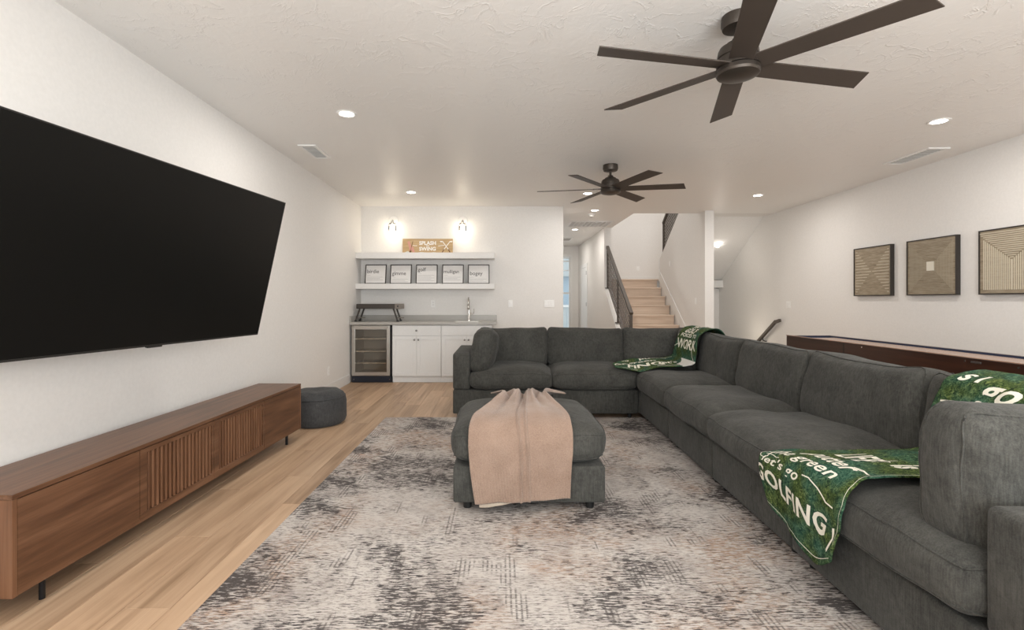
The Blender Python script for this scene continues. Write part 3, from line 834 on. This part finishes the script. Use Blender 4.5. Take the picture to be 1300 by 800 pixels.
def wrap_bm(bm, t, D, u, v, ang, Lu, Lv, off):
    bmesh.ops.triangulate(t, faces=t.faces)
    for _ in range(3):
        le = [e for e in t.edges if e.calc_length() > .018]
        if not le: break
        bmesh.ops.subdivide_edges(t, edges=le, cuts=1); bmesh.ops.triangulate(t, faces=t.faces)
    ca, sa = math.cos(math.radians(ang)), math.sin(math.radians(ang)); dead = []
    for w_ in t.verts:
        x, y = w_.co.x*ca-w_.co.y*sa, w_.co.x*sa+w_.co.y*ca
        uu, vv = u+y/Lu, v+x/Lv
        if not (-.0 <= uu <= 1 and .0 <= vv <= 1): dead.append(w_)
        w_.co = D.pos(min(1, max(0, uu)), min(1, max(0, vv)), off)
    bmesh.ops.delete(t, geom=dead, context='VERTS')
    merge(bm, t)
def stroke(pts, r):
    b = bmesh.new(); P = [Vector((*p, 0)) for p in pts]; prev = None
    for i, p in enumerate(P):
        d = (P[min(i+1, len(P)-1)]-P[max(i-1, 0)]).normalized(); nn = Vector((-d.y, d.x, 0))*r
        cur = (b.verts.new(p+nn), b.verts.new(p-nn))
        if prev: b.faces.new((prev[0], prev[1], cur[1], cur[0]))
        prev = cur
    return b

# peach throw on the ottoman
pt = thing('throw_blanket', (.13, 2.87, .07), 'peach knitted throw gathered over the front of the ottoman', 'blanket')
def rowx(xa, xb, y, z, n=5, dz=()):
    return [(xa+(xb-xa)*i/(n-1), y, z+(dz[i] if dz else 0)) for i in range(n)]
rows = [rowx(-.150, .400, 2.842, .085, 5, (-.012, -.005, .0, .012, .020)),
        rowx(-.175, .405, 2.836, .25), rowx(-.185, .412, 2.830, .36), rowx(-.188, .415, 2.835, .44),
        rowx(-.185, .412, 2.868, .515), rowx(-.165, .405, 2.95, .562), rowx(-.11, .375, 3.06, .578),
        rowx(-.045, .335, 3.18, .584), rowx(.015, .305, 3.32, .584), rowx(-.01, .36, 3.44, .580), rowx(-.075, .47, 3.56, .568)]
def pfold(u, v):
    g = math.exp(-((u-.82)/.16)**2); f = .024*g*(1+math.sin(v*20+2*u)) + .010*g*(1+math.sin(v*43+5*u))
    f += .016*math.exp(-((v-.485-.02*math.sin(9*u))/.010)**2) + .016*math.exp(-((v-.56-.015*math.sin(7*u+1))/.012)**2)
    f += .011*noise.noise(Vector((u*5, v*4, 3.3))) + .003*noise.noise(Vector((u*14, v*12, 1.3))) + .004
    f += .008*(1-u)*math.sin(v*9+1)**2
    if u < .11: f += .0016*math.sin(v*230)
    return f
PD = Drape(rows, pfold); PD.sgn = -1 if PD.nrm(.2, .5).y > 0 else 1
drape_obj('blanket_cloth', PD, 120, 110, 'peach_knit', pt, thick=.010)
rows = [rowx(-.125, .07, 2.845, .050, 5, (.0, .0, .008, .016, .03)), rowx(-.13, .06, 2.850, .12), rowx(-.13, .06, 2.856, .2)]
PD2 = Drape(rows, lambda u, v: 0.0); PD2.sgn = -1 if PD2.nrm(.2, .5).y > 0 else 1
o = drape_obj('lower_layer', PD2, 12, 24, 'cream_underside', pt, thick=.006)

# near golf throw: hem on the seat front, over the seat, up and over the back cushion
def rr(q, ya, yb, z, n=4, dq=(), dz=()):
    out = []
    for i in range(n):
        y = ya+(yb-ya)*i/(n-1)
        p = MR @ Vector((q+(dq[i] if dq else 0), y-5.15, 0)); out.append((p.x, p.y, z+(dz[i] if dz else 0)))
    return out
rows = [rr(-.070, 2.40, 1.93, .19, 5, dz=(.075, .035, .0, -.035, .03)),
        rr(-.078, 2.45, 1.88, .33, 4, dz=(.01, .0, -.01, .02)), rr(-.088, 2.47, 1.85, .44), rr(-.070, 2.47, 1.84, .515, 4, dz=(-.04, .0, .01, .012)),
        rr(-.01, 2.40, 1.845, .560, 4, dz=(-.045, -.01, .008, .006)), rr(.10, 2.28, 1.85, .578, 4, dz=(-.03, -.01, .004, .004)), rr(.30, 2.24, 1.83, .588, 4, dz=(-.02, 0, .002, 0)), rr(.47, 2.21, 1.80, .586),
        rr(.505, 2.20, 1.76, .62), rr(.515, 2.20, 1.72, .72), rr(.54, 2.19, 1.70, .82), rr(.585, 2.18, 1.68, .898), rr(.66, 2.17, 1.68, .935), rr(.76, 2.17, 1.68, .935), rr(.86, 2.17, 1.68, .88), rr(.91, 2.17, 1.68, .76)]
def gfold(u, v):
    return .004+.016*max(0, noise.noise(Vector((u*13, v*4, 7)))+.05)+.006*max(0, noise.noise(Vector((u*5, v*9, 4)))) + .012*max(0, (1-u*5))*(1+math.sin(v*14+1.0))*.5 + .002*noise.noise(Vector((u*30, v*10, 2)))
GD = Drape(rows, gfold); GD.sgn = 1 if GD.nrm(.1, .5).x < 0 else -1
gt = thing('golf_throw', (1.6, 2.1, .2), 'green golf-lettered throw hanging over the near seat front and back cushion', 'blanket')
drape_obj('blanket_cloth', GD, 130, 44, ['grass_print', 'sherpa_white'], gt)
Lu = sum((GD.raw(i/60, .5)-GD.raw((i+1)/60, .5)).length for i in range(60)); Lv = .56
# (u: 0 hem .. 1 back, v: 0 far edge .. 1 near edge, read from far to near)
wrap(gt, GD, [('GOLFING', .072, .41, .112, -7, .003, 0), ("let's go", .150, .30, .085, -2, .0015, .25),
              ('the green', .215, .44, .100, -2, .0015, .25), ('putter', .268, .55, .105, -4, .002, .25), ('LIFE', .325, .45, .10, 0, .002, .0),
              ('is', .36, .75, .08, 0, .003, 0), ('Golf', .44, .45, .19, 0, .003, .3),
              ('S I', .735, .22, .10, 0, .004, 0), ('go', .685, .50, .17, -4, .004, .3), ('let', .62, .60, .15, -4, .004, .3)], Lu, Lv, 'cream_print')
b = bmesh.new()
for pts, r, u, v in (([(-.05, .03), (-.03, .035), (0, .03), (.03, .015), (.05, .018)], .003, .185, .17), ([(-.09, .03), (-.05, .035), (0, .01), (.05, -.03), (.09, -.035)], .0035, .158, .74),
                     ([(0, .03), (.007, .01), (.028, .008), (.012, -.005), (.018, -.026), (0, -.013), (-.018, -.026), (-.012, -.005), (-.028, .008), (-.007, .01), (0, .03)], .002, .36, .60),
                     ([(-.2, .0), (-.1, .015), (0, .02), (.12, .0), (.2, -.03)], .004, .66, .45), ([(-.03, -.04), (-.045, 0), (-.02, .035), (.015, .03), (.02, -.02), (0, -.045), (-.03, -.04)], .004, .20, .09),
                     ([(-.05, 0), (.0, .012), (.05, .0)], .003, .29, .86), ([(-.04, -.01), (.0, .0), (.04, -.01)], .003, .30, .84), ([(-.03, -.04), (-.0, 0), (-.01, .045)], .007, .055, .95)):
    wrap_bm(b, stroke(pts, r), GD, u, v, 0, Lu, Lv, .0025)
wrap_bm(b, stroke([(-.26+.02*k, 0) for k in range(27)], .0013), GD, .016, .5, 0, Lu, Lv, .0025)
wrap_bm(b, stroke([(0, -.30+.03*k) for k in range(21)], .0013), GD, .22, .985, 0, Lu, Lv, .0025)
obj('printed_motif', b, 'cream_print', gt)

# far golf throw in the sofa corner
def rw(x, ya, yb, za, zb, n=4): return [(x, ya+(yb-ya)*i/(n-1), za+(zb-za)*i/(n-1)) for i in range(n)]
rows = [rw(1.19, 5.12, 5.24, .548, .572), rw(1.30, 5.07, 5.40, .535, .578), rw(1.43, 5.045, 5.50, .515, .578), rw(1.58, 4.93, 5.56, .575, .582), rw(1.74, 4.86, 5.58, .592, .590),
        rw(1.87, 4.87, 5.58, .598, .597), rw(1.935, 4.90, 5.56, .63, .63), rw(1.95, 4.91, 5.53, .72, .72), rw(1.972, 4.92, 5.50, .83, .83), rw(2.015, 4.94, 5.50, .91, .905), rw(2.10, 4.96, 5.52, .95, .945), rw(2.20, 4.98, 5.52, .945, .94), rw(2.29, 5.0, 5.52, .87, .87)]
def ffold(u, v):
    return .005+.020*max(0, noise.noise(Vector((u*8, v*4, 1)))+.15)+.004*noise.noise(Vector((u*25, v*10, 2)))
FD = Drape(rows, ffold); FD.sgn = 1 if FD.nrm(.2, .5).z > 0 else -1
ft = thing('golf_throw', (1.8, 5.3, .55), 'green golf-lettered throw rumpled over the far sofa corner', 'blanket')
drape_obj('blanket_cloth', FD, 110, 40, ['grass_print', 'sherpa_white'], ft, lambda u, v: 1 if (.36 < u < .50 and v < .42+.2*math.sin(u*14)) else 0)
Lu2 = sum((FD.raw(i/60, .5)-FD.raw((i+1)/60, .5)).length for i in range(60)); Lv2 = .58
for body, u, v, size, ang, bold in (('GO', .07, .45, .12, 90, .004), ('FING', .20, .22, .13, 90, .004), ('green', .22, .62, .10, 90, .002), ('putter', .31, .8, .10, 90, .002), ("let's", .33, .30, .09, 90, .002),
                                ('go', .12, .8, .09, 90, .002), ):
    t = text_mesh(body, size, bold, .1, 'CENTER')
    bmesh.ops.transform(t, matrix=Matrix.Scale(-1, 4, (0, 1, 0)) @ Matrix.Scale(1, 4), verts=t.verts)
    # on the seat: text x runs with +u, text top points away (+v)
    bmesh.ops.transform(t, matrix=Matrix(((0, -1, 0, 0), (1, 0, 0, 0), (0, 0, 1, 0), (0, 0, 0, 1))), verts=t.verts)
    bmf = bmesh.new(); wrap_bm(bmf, t, FD, u, v, 0, Lu2, Lv2, .003); obj('lettering', bmf, 'cream_print', ft)
for body, u, v, size, bold in (('WORK', .595, .45, .145, .003), ('FORCED TO', .69, .45, .068, .0015), ('GOLF', .735, .5, .115, .003), ('PLAY', .81, .5, .09, .003), ('BORN TO', .86, .5, .07, .0015)):
    t = text_mesh(body, size, bold, 0, 'CENTER')
    bmesh.ops.transform(t, matrix=Matrix.Scale(-1, 4, (1, 0, 0)), verts=t.verts)
    bmf = bmesh.new(); wrap_bm(bmf, t, FD, u, v, 0, Lu2, Lv2, .003); obj('lettering', bmf, 'cream_print', ft)
b = bmesh.new()
for pts, r, u, v in (([(-.06, .02), (-.02, .03), (.03, .0), (.06, .01)], .004, .60, .85), ([(-.05, -.06), (.0, .0), (.02, .06)], .004, .55, .15), ([(-.03, -.08), (.0, 0), (-.02, .08)], .006, .10, .15), ([(-.02, -.07), (.01, 0), (-.01, .07)], .006, .30, .10), ([(-.02, -.07), (.01, 0), (-.01, .07)], .005, .40, .85), ([(-.02, -.04), (.01, 0), (-.01, .04)], .007, .70, .96)):
    wrap_bm(b, stroke(pts, r), FD, u, v, 0, Lu2, Lv2, .003)
obj('printed_motif', b, 'cream_print', ft)

# ---------------------------------------------------------------- bar
FY = 7.44
fr = thing('beverage_fridge', (-1.96, 7.73, 0), 'stainless framed glass-door beverage fridge under the bar counter', 'fridge')
fx0, fx1 = -2.255, -1.665
b = bm_new()
box(b, fx0, fx0+.02, 7.48, 8.03, .10, .865); box(b, fx1-.02, fx1, 7.48, 8.03, .10, .865); box(b, fx0, fx1, 7.48, 8.03, .845, .865); box(b, fx0, fx1, 7.48, 8.03, .10, .12); box(b, fx0, fx1, 8.0, 8.03, .12, .845)
obj('cabinet_shell', b, 'black_metal', fr)
plain('fridge_liner', (.50, .46, .41), .6)
b = bm_new(); box(b, fx0+.021, fx0+.03, 7.50, 7.99, .121, .844); box(b, fx1-.03, fx1-.021, 7.50, 7.99, .121, .844); box(b, fx0+.03, fx1-.03, 7.98, 7.99, .121, .844); box(b, fx0+.03, fx1-.03, 7.50, 7.98, .121, .13); box(b, fx0+.03, fx1-.03, 7.50, 7.98, .836, .844)
obj('liner', b, 'fridge_liner', fr)
plain('stainless', (.55, .52, .48), .3, .95)
b = bm_new(); dz0, dz1 = .105, .865; dx0, dx1 = fx0, fx1-.012; fw = .05
box(b, dx0, dx0+fw, 7.435, 7.475, dz0, dz1, .003); box(b, dx1-fw, dx1, 7.435, 7.475, dz0, dz1, .003); box(b, dx0+fw, dx1-fw, 7.435, 7.475, dz0, dz0+.055, .003); box(b, dx0+fw, dx1-fw, 7.435, 7.475, dz1-.06, dz1, .003)
dr = obj('door', b, 'stainless', fr)
obj('pane', one(box, dx0+fw, dx1-fw, 7.45, 7.456, dz0+.055, dz1-.06), 'fridge_glass', dr)
obj('handle', one(box, dx0+.03, dx1-.03, 7.410, 7.434, dz1-.035, dz1-.012, .006), 'chrome', dr)
for z in (.285, .465, .655):
    sh = obj('shelf', one(box, fx0+.035, fx1-.035, 7.51, 7.97, z, z+.006), 'clear_glass', fr)
    obj('shelf_trim', one(box, fx0+.035, fx1-.035, 7.49, 7.51, z-.006, z+.014, .002), 'chrome', sh)
obj('toe_grille', one(box, fx0, fx1+.008, 7.45, 7.50, .004, .098, .004), 'navy_black', fr)
for x in (fx0+.03, fx1-.02): obj('screw', one(lathe, x, 7.447, [(0, 0), (.006, 0), (.006, .004), (0, .004)], 10, Tm((0, 0, .05)) @ Rx(90)), 'chrome', fr)
def knob(x, z, parent): obj('knob', one(lathe, x, 0, [(0, 0), (.006, 0), (.006, .014), (.014, .018), (.015, .026), (.009, .031), (0, .032)], 16, Tm((0, FY-.001, z)) @ Rx(90)), 'knob_nickel', parent)
def shaker(x0, x1, z0, z1, parent, name='door'):
    b = bm_new(); s = .055
    box(b, x0, x0+s, FY-.0, FY+.02, z0, z1, .0015, 1); box(b, x1-s, x1, FY, FY+.02, z0, z1, .0015, 1)
    box(b, x0+s, x1-s, FY, FY+.02, z0, z0+s, .0015, 1); box(b, x0+s, x1-s, FY, FY+.02, z1-s, z1, .0015, 1)
    d = obj(name, b, 'cabinet_white', parent)
    obj('door_panel', one(box, x0+s, x1-s, FY+.009, FY+.018, z0+s, z1-s), 'cabinet_white', d); return d
def cabinet(x0, x1, label, knobbed):
    t = thing('base_cabinet', ((x0+x1)/2, 7.75, 0), label, 'cabinet')
    b = bm_new(); box(b, x0, x1, FY+.021, 8.05, .095, .868); obj('carcass', b, 'cabinet_white', t)
    obj('toe_kick', one(box, x0, x1, FY+.04, FY+.06, .001, .095), 'cabinet_white', t)
    g = .003; xm = (x0+x1)/2
    d = obj('drawer', one(box, x0+g, x1-g, FY, FY+.02, .715, .864, .0015, 1), 'cabinet_white', t)
    if knobbed: knob(xm, .79, d)
    a = shaker(x0+g, xm-g/2, .10, .708, t); knob(xm-.03, .65, a)
    c = shaker(xm+g/2, x1-g, .10, .708, t); knob(xm+.03, .65, c)
cabinet(-1.645, -.905, 'white shaker cabinet with one drawer knob beside the fridge', True)
cabinet(-.903, -.135, 'white shaker sink cabinet partly behind the sofa arm', False)
ct = thing('bar_countertop', (-1.18, 7.74, .875), 'grey quartz bar countertop with low backsplash', 'countertop')
b = bm_new(); sx0, sx1 = -.72, -.34
box(b, XL+.002, sx0, 7.41, 8.055, .875, .915, .003); box(b, sx1, -.07, 7.41, 8.055, .875, .915, .003); box(b, sx0, sx1, 7.41, 7.52, .875, .915); box(b, sx0, sx1, 7.84, 8.055, .875, .915)
obj('slab', b, 'quartz_grey', ct)
obj('backsplash', one(box, XL+.022, -.07, 8.035, 8.058, .915, 1.005, .002), 'quartz_grey', ct)
obj('side_splash', one(box, XL+.002, XL+.022, 7.43, 8.058, .915, 1.005, .002), 'quartz_grey', ct)
b = bm_new(); box(b, sx0, sx0+.006, 7.52, 7.84, .77, .914); box(b, sx1-.006, sx1, 7.52, 7.84, .77, .914); box(b, sx0, sx1, 7.52, 7.526, .77, .914); box(b, sx0, sx1, 7.834, 7.84, .77, .914); box(b, sx0, sx1, 7.52, 7.84, .764, .77)
sk = obj('sink', b, 'stainless'); tag(sk, 'small undermount stainless bar sink set in the grey counter', 'sink')
fc = thing('faucet', (-.515, 7.93, .915), 'chrome gooseneck faucet with side lever on the bar counter', 'faucet')
fx, fy = -.515, 7.93
autosmooth(obj('base', one(lathe, fx, fy, [(0, .915), (.029, .915), (.029, .925), (.023, .935), (.019, 1.06), (.019, 1.09), (0, 1.09)], 20), 'chrome', fc))
b = bm_new(); tube(b, [(fx, fy, 1.08), (fx, fy, 1.20)] + [(fx, fy-.085+.085*math.cos(a*math.pi/10), 1.20+.085*math.sin(a*math.pi/10)) for a in range(1, 11)] + [(fx, fy-.17, 1.17)], .012, 12)
obj('spout', b, 'chrome', fc, True)
b = bm_new(); tube(b, [(fx, fy-.17, 1.175), (fx, fy-.17, 1.10)], [.015, .017], 14); obj('spray_head', b, 'chrome', fc, True)
b = bm_new(); tube(b, [(fx+.015, fy, 1.03), (fx+.065, fy, 1.03)], .012, 12); tube(b, [(fx+.075, fy, 1.03), (fx+.08, fy, 1.11)], .005, 8); obj('lever', b, 'chrome', fc, True)

# folding stand on the counter
fs = thing('folding_stand', (-1.86, 7.75, .915), 'low black box on slanted folding legs at the left of the counter', 'stand')
plain('stand_brown', (.045, .036, .028), .45); plain('stand_grey', (.22, .19, .16), .5)
sx, ex = -2.235, -1.555
obj('body', one(box, sx, ex, 7.60, 7.88, 1.115, 1.19, .006), 'stand_brown', fs)
ep = obj('end_plate', one(box, ex-.085, ex+.005, 7.592, 7.888, 1.113, 1.192, .006), 'stand_grey', fs)
obj('dial', one(lathe, ex-.035, 0, [(0, 0), (.012, 0), (.012, .01), (0, .01)], 14, Tm((0, 7.592, 1.155)) @ Rx(90)), 'foot_black', ep)
for y in (7.62, 7.86):
    for a, c in ((sx+.05, sx-.015), (ex-.11, ex-.045)):
        b = bm_new(); bar(b, (a, y, 1.115), (c, y, .925), .016, .024, .002); lg = obj('leg', b, 'stand_brown', fs)
        obj('rubber_foot', one(box, c-.018, c+.018, y-.014, y+.014, .9155, .937, .003), 'foot_black', lg)
for c in (sx+.04, ex-.03): obj('cross_brace', one(box, c-.06, c+.06, 7.735, 7.75, .965, .98), 'stand_grey', fs)

# floating shelves
SFY = 7.74
for z0, z1, lab in ((1.905, 1.998, 'upper white floating shelf holding the wooden sign'), (1.425, 1.508, 'lower white floating shelf holding five framed prints')):
    o = obj('floating_shelf', one(box, XL+.002, -.10, SFY, YB-.001, z0, z1, .003), 'shelf_white'); tag(o, lab, 'shelf')
# framed word prints
lines = {'birdie': .62, 'gimme': .52, 'golf': .72, 'mulligan': .62, 'bogey': .52}
for k, (wd, zf) in enumerate(lines.items()):
    xc = (-2.01, -1.605, -1.19, -.77, -.355)[k]; W2, HH = .172, .315
    t = thing('framed_print', (xc, 7.85, 1.508), f'black-framed print reading {wd} on the lower bar shelf', 'framed print', 'framed golf-word prints on the lower shelf')
    M = Tm((xc, 7.86, 1.5095)) @ Rz((-4, -2, 0, 1, 2)[k]) @ Rx(-9)
    b = bm_new(); f = .013
    box(b, -W2, W2, 0, .018, 0, f, .001, 1, M); box(b, -W2, W2, 0, .018, HH-f, HH, .001, 1, M); box(b, -W2, -W2+f, 0, .018, f, HH-f, .001, 1, M); box(b, W2-f, W2, 0, .018, f, HH-f, .001, 1, M)
    obj('frame', b, 'frame_dark', t)
    obj('sheet', one(box, -W2+f, W2-f, .008, .014, f, HH-f, M=M), 'paper_print', t)
    LM = M @ Tm((0, .0068, 0)) @ Rx(90)
    lettering(t, [(wd, -W2+.028 if wd != 'mulligan' else -W2+.02, HH*zf-.02, .085 if wd != 'mulligan' else .077, .0008, 0, 'LEFT')], LM, 'ink_grey')
    b = bm_new()
    zz = HH*zf-.055
    box(b, -W2+.03, -W2+.09, zz-.004, zz, 0, .0005)
    for j in range(3 if zf < .7 else 5): box(b, -W2+.03, W2-.05-(.05 if j % 2 else 0), zz-.034-j*.022, zz-.029-j*.022, 0, .0005)
    bmesh.ops.transform(b, matrix=LM, verts=b.verts); obj('small_print', b, 'ink_pale', t)
# sign
sg = thing('wooden_sign', (-1.185, 7.93, 1.998), 'golden wooden plank sign reading SPLASH and SWING on the upper shelf', 'sign')
M = Tm((-1.185, 7.94, 1.9995)) @ Rx(-7); SWd, SHt = .405, .245
obj('board', one(box, -SWd, SWd, 0, .018, 0, SHt, .001, 1, M), 'sign_wood', sg)
LM = M @ Tm((0, -.0012, 0)) @ Rx(90)
lettering(sg, [('SPLASH', .0, .145, .083, .0028, 0, 'CENTER'), ('AND', .0, .121, .024, .001, 0, 'CENTER'), ('SWING', .0, .050, .083, .0028, 0, 'CENTER')], LM, 'letter_white')
def flat(items, mat, name):
    b = bm_new()
    for pts, r in items: merge(b, stroke(pts, r))
    bmesh.ops.transform(b, matrix=LM, verts=b.verts); return obj(name, b, mat, sg)
flat([([(.24, .20), (.335, .07)], .006), ([(.36, .20), (.265, .07)], .006), ([(.205, .205), (.215, .195), (.24, .20)], .010), ([(.395, .205), (.385, .195), (.36, .20)], .010), ([(-.24, .135), (-.2, .128), (-.17, .13)], .004), ([(.17, .125), (.2, .128), (.27, .135)], .004)], 'letter_white', 'club_shafts')
flat([([(.335, .07), (.365, .015)], .008), ([(.265, .07), (.235, .015)], .008), ([(-.24, .20), (-.285, .01)], .005)], 'sign_brown', 'club_grips')
flat([([(-.31, .20), (-.285, .12), (-.27, .05)], .020), ([(-.25, .11), (-.235, .06), (-.22, .02)], .018)], 'sign_pink', 'parasol')
flat([([(-.275, .065), (-.28, .012)], .016)], 'sign_brown', 'parasol_base')
flat([([(-.36, .012), (-.32, .03), (-.28, .008)], .010), ([(-.17, .008), (-.10, .018), (-.02, .008)], .008), ([(.02, .006), (.1, .016), (.19, .006)], .007)], 'sign_pale', 'waves')

# sconces
for x, lab in ((-1.755, 'left clear-glass wall sconce above the upper bar shelf'), (-.62, 'right clear-glass wall sconce above the upper bar shelf')):
    t = thing('wall_sconce', (x, YB, 2.54), lab, 'sconce', 'pair of sconces above the bar shelves'); del t['group']
    autosmooth(obj('back_plate', one(lathe, x, YB, [(0, 0), (.075, 0), (.075, .012), (.065, .018), (0, .018)], 32, Tm((0, 0, 2.545)) @ Rx(90)), 'plastic_white', t))
    b = bm_new(); tube(b, [(x, YB-.018, 2.54), (x, YB-.10, 2.54), (x, YB-.105, 2.525)], .008, 10); obj('arm', b, 'knob_nickel', t, True)
    obj('socket', one(lathe, x, YB-.105, [(0, 2.53), (.022, 2.53), (.024, 2.47), (0, 2.47)], 20), 'chrome', t)
    b = bm_new(); lathe(b, x, YB-.105, [(0, 2.47), (.014, 2.465), (.016, 2.45), (.030, 2.42), (.033, 2.395), (.024, 2.37), (0, 2.36)], 20); obj('bulb', b, 'bulb_glow', t, True)
    obj('glass_shade', one(lathe, x, YB-.105, [(.026, 2.50), (.05, 2.49), (.062, 2.45), (.066, 2.34)], 28), 'clear_glass', t, True)
    light('POINT', 'sconce_glow', (x, YB-.16, 2.33), .6, (1, .86, .70), size=.04)
# globe lamp in the basement stairwell
t = thing('stairwell_lamp', (4.2, 9.55, 2.4), 'round glowing lamp on the sloped stairwell ceiling', 'light')
lx, ly, lz = 4.28, 9.72, 2.33
obj('globe', one(lathe, lx, ly, [(0, lz-.042)]+[(.042*math.cos(a), lz+.042*math.sin(a)) for a in [-1.2, -.9, -.6, -.3, 0, .3, .6, .9, 1.2]]+[(0, lz+.042)], 20), 'lamp_lens', t, True)
t.location = (0, 0, 0); 
for c in t.children: c.data.transform(Matrix.Translation((4.2-lx, 9.55-ly, 2.4-lz))); 
for c in t.children: c.data.transform(Matrix.Translation((lx-4.2, ly-9.55, lz-2.4)))
t.location = (4.2, 9.55, 2.4)
for c in t.children: c.data.transform(Matrix.Translation((0, 0, 0)))
light('POINT', 'stairwell_glow', (4.25, 9.35, 2.0), 1.6, (1, .90, .78), size=.06)

# ---------------------------------------------------------------- shuffleboard table
sb = thing('shuffleboard_table', (3.9, 4.4, 0), 'long dark espresso shuffleboard table along the right wall', 'game table')
ax0, ax1, ay0, ay1 = 3.63, 4.19, 2.60, 6.26
obj('front_rail', one(box, ax0, ax0+.035, ay0, ay1, .645, .80, .004), 'espresso', sb)
obj('back_rail', one(box, ax1-.035, ax1, ay0, ay1, .645, .80, .004), 'espresso', sb)
obj('end_rail', one(box, ax0+.035, ax1-.035, ay1-.035, ay1, .645, .80, .004), 'espresso', sb)
obj('end_rail', one(box, ax0+.035, ax1-.035, ay0, ay0+.035, .645, .80, .004), 'espresso', sb)
obj('rail_highlight', one(box, ax0-.006, ax0+.012, ay0, ay1, .802, .808, .001), 'maple_field', sb)  # pale strip paints the light reflected along the front rail
b = bm_new(); box(b, ax0+.035, ax1-.035, ay0+.035, ay1-.035, .66, .68); box(b, ax0+.035, ax0+.041, ay0+.035, ay1-.035, .68, .797); box(b, ax1-.041, ax1-.035, ay0+.035, ay1-.035, .68, .797); box(b, ax0+.041, ax1-.041, ay1-.041, ay1-.035, .68, .797)
obj('gutter_lining', b, 'navy_felt', sb)
obj('playfield', one(box, ax0+.075, ax1-.10, ay0+.15, ay1-.22, .70, .788, .002), 'maple_field', sb)
obj('playfield_support', one(box, ax0+.14, ax1-.14, ay0+.2, ay1-.3, .68, .70), 'espresso', sb)
for y in (3.2, 5.6):
    lg = obj('pedestal_leg', one(box, ax0+.10, ax1-.10, y-.12, y+.12, .06, .645, .008), 'espresso', sb)
    obj('leg_foot', one(box, ax0+.07, ax1-.07, y-.15, y+.15, .001, .06, .008), 'espresso', lg)
obj('stretcher', one(box, ax0+.2, ax1-.2, 3.32, 5.48, .25, .35, .004), 'espresso', sb)
for y in (3.85, 3.45, 4.95): obj('bolt', one(lathe, 0, 0, [(0, 0), (.007, 0), (.007, .004), (0, .004)], 10, Tm((ax0, y, .775)) @ Ry(-90)), 'chrome', sb)
obj('latch', one(box, ax0-.006, ax0, 3.72, 3.80, .765, .78, .001), 'knob_nickel', sb)
obj('apron_seam', one(box, ax0-.0015, ax0, 5.21, 5.222, .645, .795), 'foot_black', sb)

# ---------------------------------------------------------------- wall art
def art(yc, kind, label, X=XR):
    t = thing('wall_art', (X, yc, 1.3), label, 'wall art')
    s = .318; zc = 1.622; x0 = X-.048
    b = bm_new(); f = .012
    box(b, x0, X-.001, yc-s, yc-s+f, zc-s, zc+s); box(b, x0, X-.001, yc+s-f, yc+s, zc-s, zc+s); box(b, x0, X-.001, yc-s+f, yc+s-f, zc-s, zc-s+f); box(b, x0, X-.001, yc-s+f, yc+s-f, zc+s-f, zc+s)
    obj('frame', b, 'frame_dark', t)
    obj('panel', one(box, x0+.008, x0+.02, yc-s+f, yc+s-f, zc-s+f, zc+s-f), 'art_ground', t)
    b = bm_new(); r = s-.035; xs = x0+.0045
    def L(a0, b0, a1, b1, w=.0032): # in panel plane; a to the right seen from the room (towards -Y)
        bar(b, (xs, yc-a0, zc+b0), (xs, yc-a1, zc+b1), w*2 if a0 == a1 or True else w, .007) if False else None
        if abs(a0-a1) < 1e-6: box(b, xs, xs+.004, yc-a0-w, yc-a0+w, zc+min(b0, b1), zc+max(b0, b1))
        elif abs(b0-b1) < 1e-6: box(b, xs, xs+.004, yc-max(a0, a1), yc-min(a0, a1), zc+b0-w, zc+b0+w)
    if kind == 0:   # two fans of horizontal bars closing on the centre
        for k in range(15):
            z = -r + 2*r*(k+.5)/15
            e = abs(z)*.92 + .012
            for sg_ in (-1, 1): L(sg_*e, z, sg_*r, z, .004)
    elif kind == 1: # concentric squares round a white square
        for k in range(18):
            e = .055 + (r-.05)*k/18
            for sg_ in (-1, 1): L(-e, sg_*e, e, sg_*e, .0014); L(sg_*e, -e, sg_*e, e, .0014)
        obj('centre_square', one(box, xs-.004, xs+.004, yc-.045, yc+.045, zc-.045, zc+.058, .001), 'art_white', t)
    else:           # nested inverted arches with chevron horizontals on top
        for k in range(15):
            e = .004+r*k/15; top = e*.78-.02+.03
            for sg_ in (-1, 1): L(sg_*e, -r+.01, sg_*e, min(r, top), .0042)
        for k in range(14):
            z = r-(r*.95)*k/14
            e = max(0, (z-.02)/.82)
            if e > .01: L(-e, z, e, z, .0036)
    o = obj('raised_lines', b, 'art_line_soft' if kind == 1 else 'art_line', t); o['kind'] = 'stuff'
art(6.36, 0, 'square framed relief with fans of horizontal lines, farthest on the right wall')
art(5.49, 1, 'square framed relief with a small white centre square on the right wall')
art(4.615, 2, 'square framed relief with nested arch lines, nearest on the right wall')
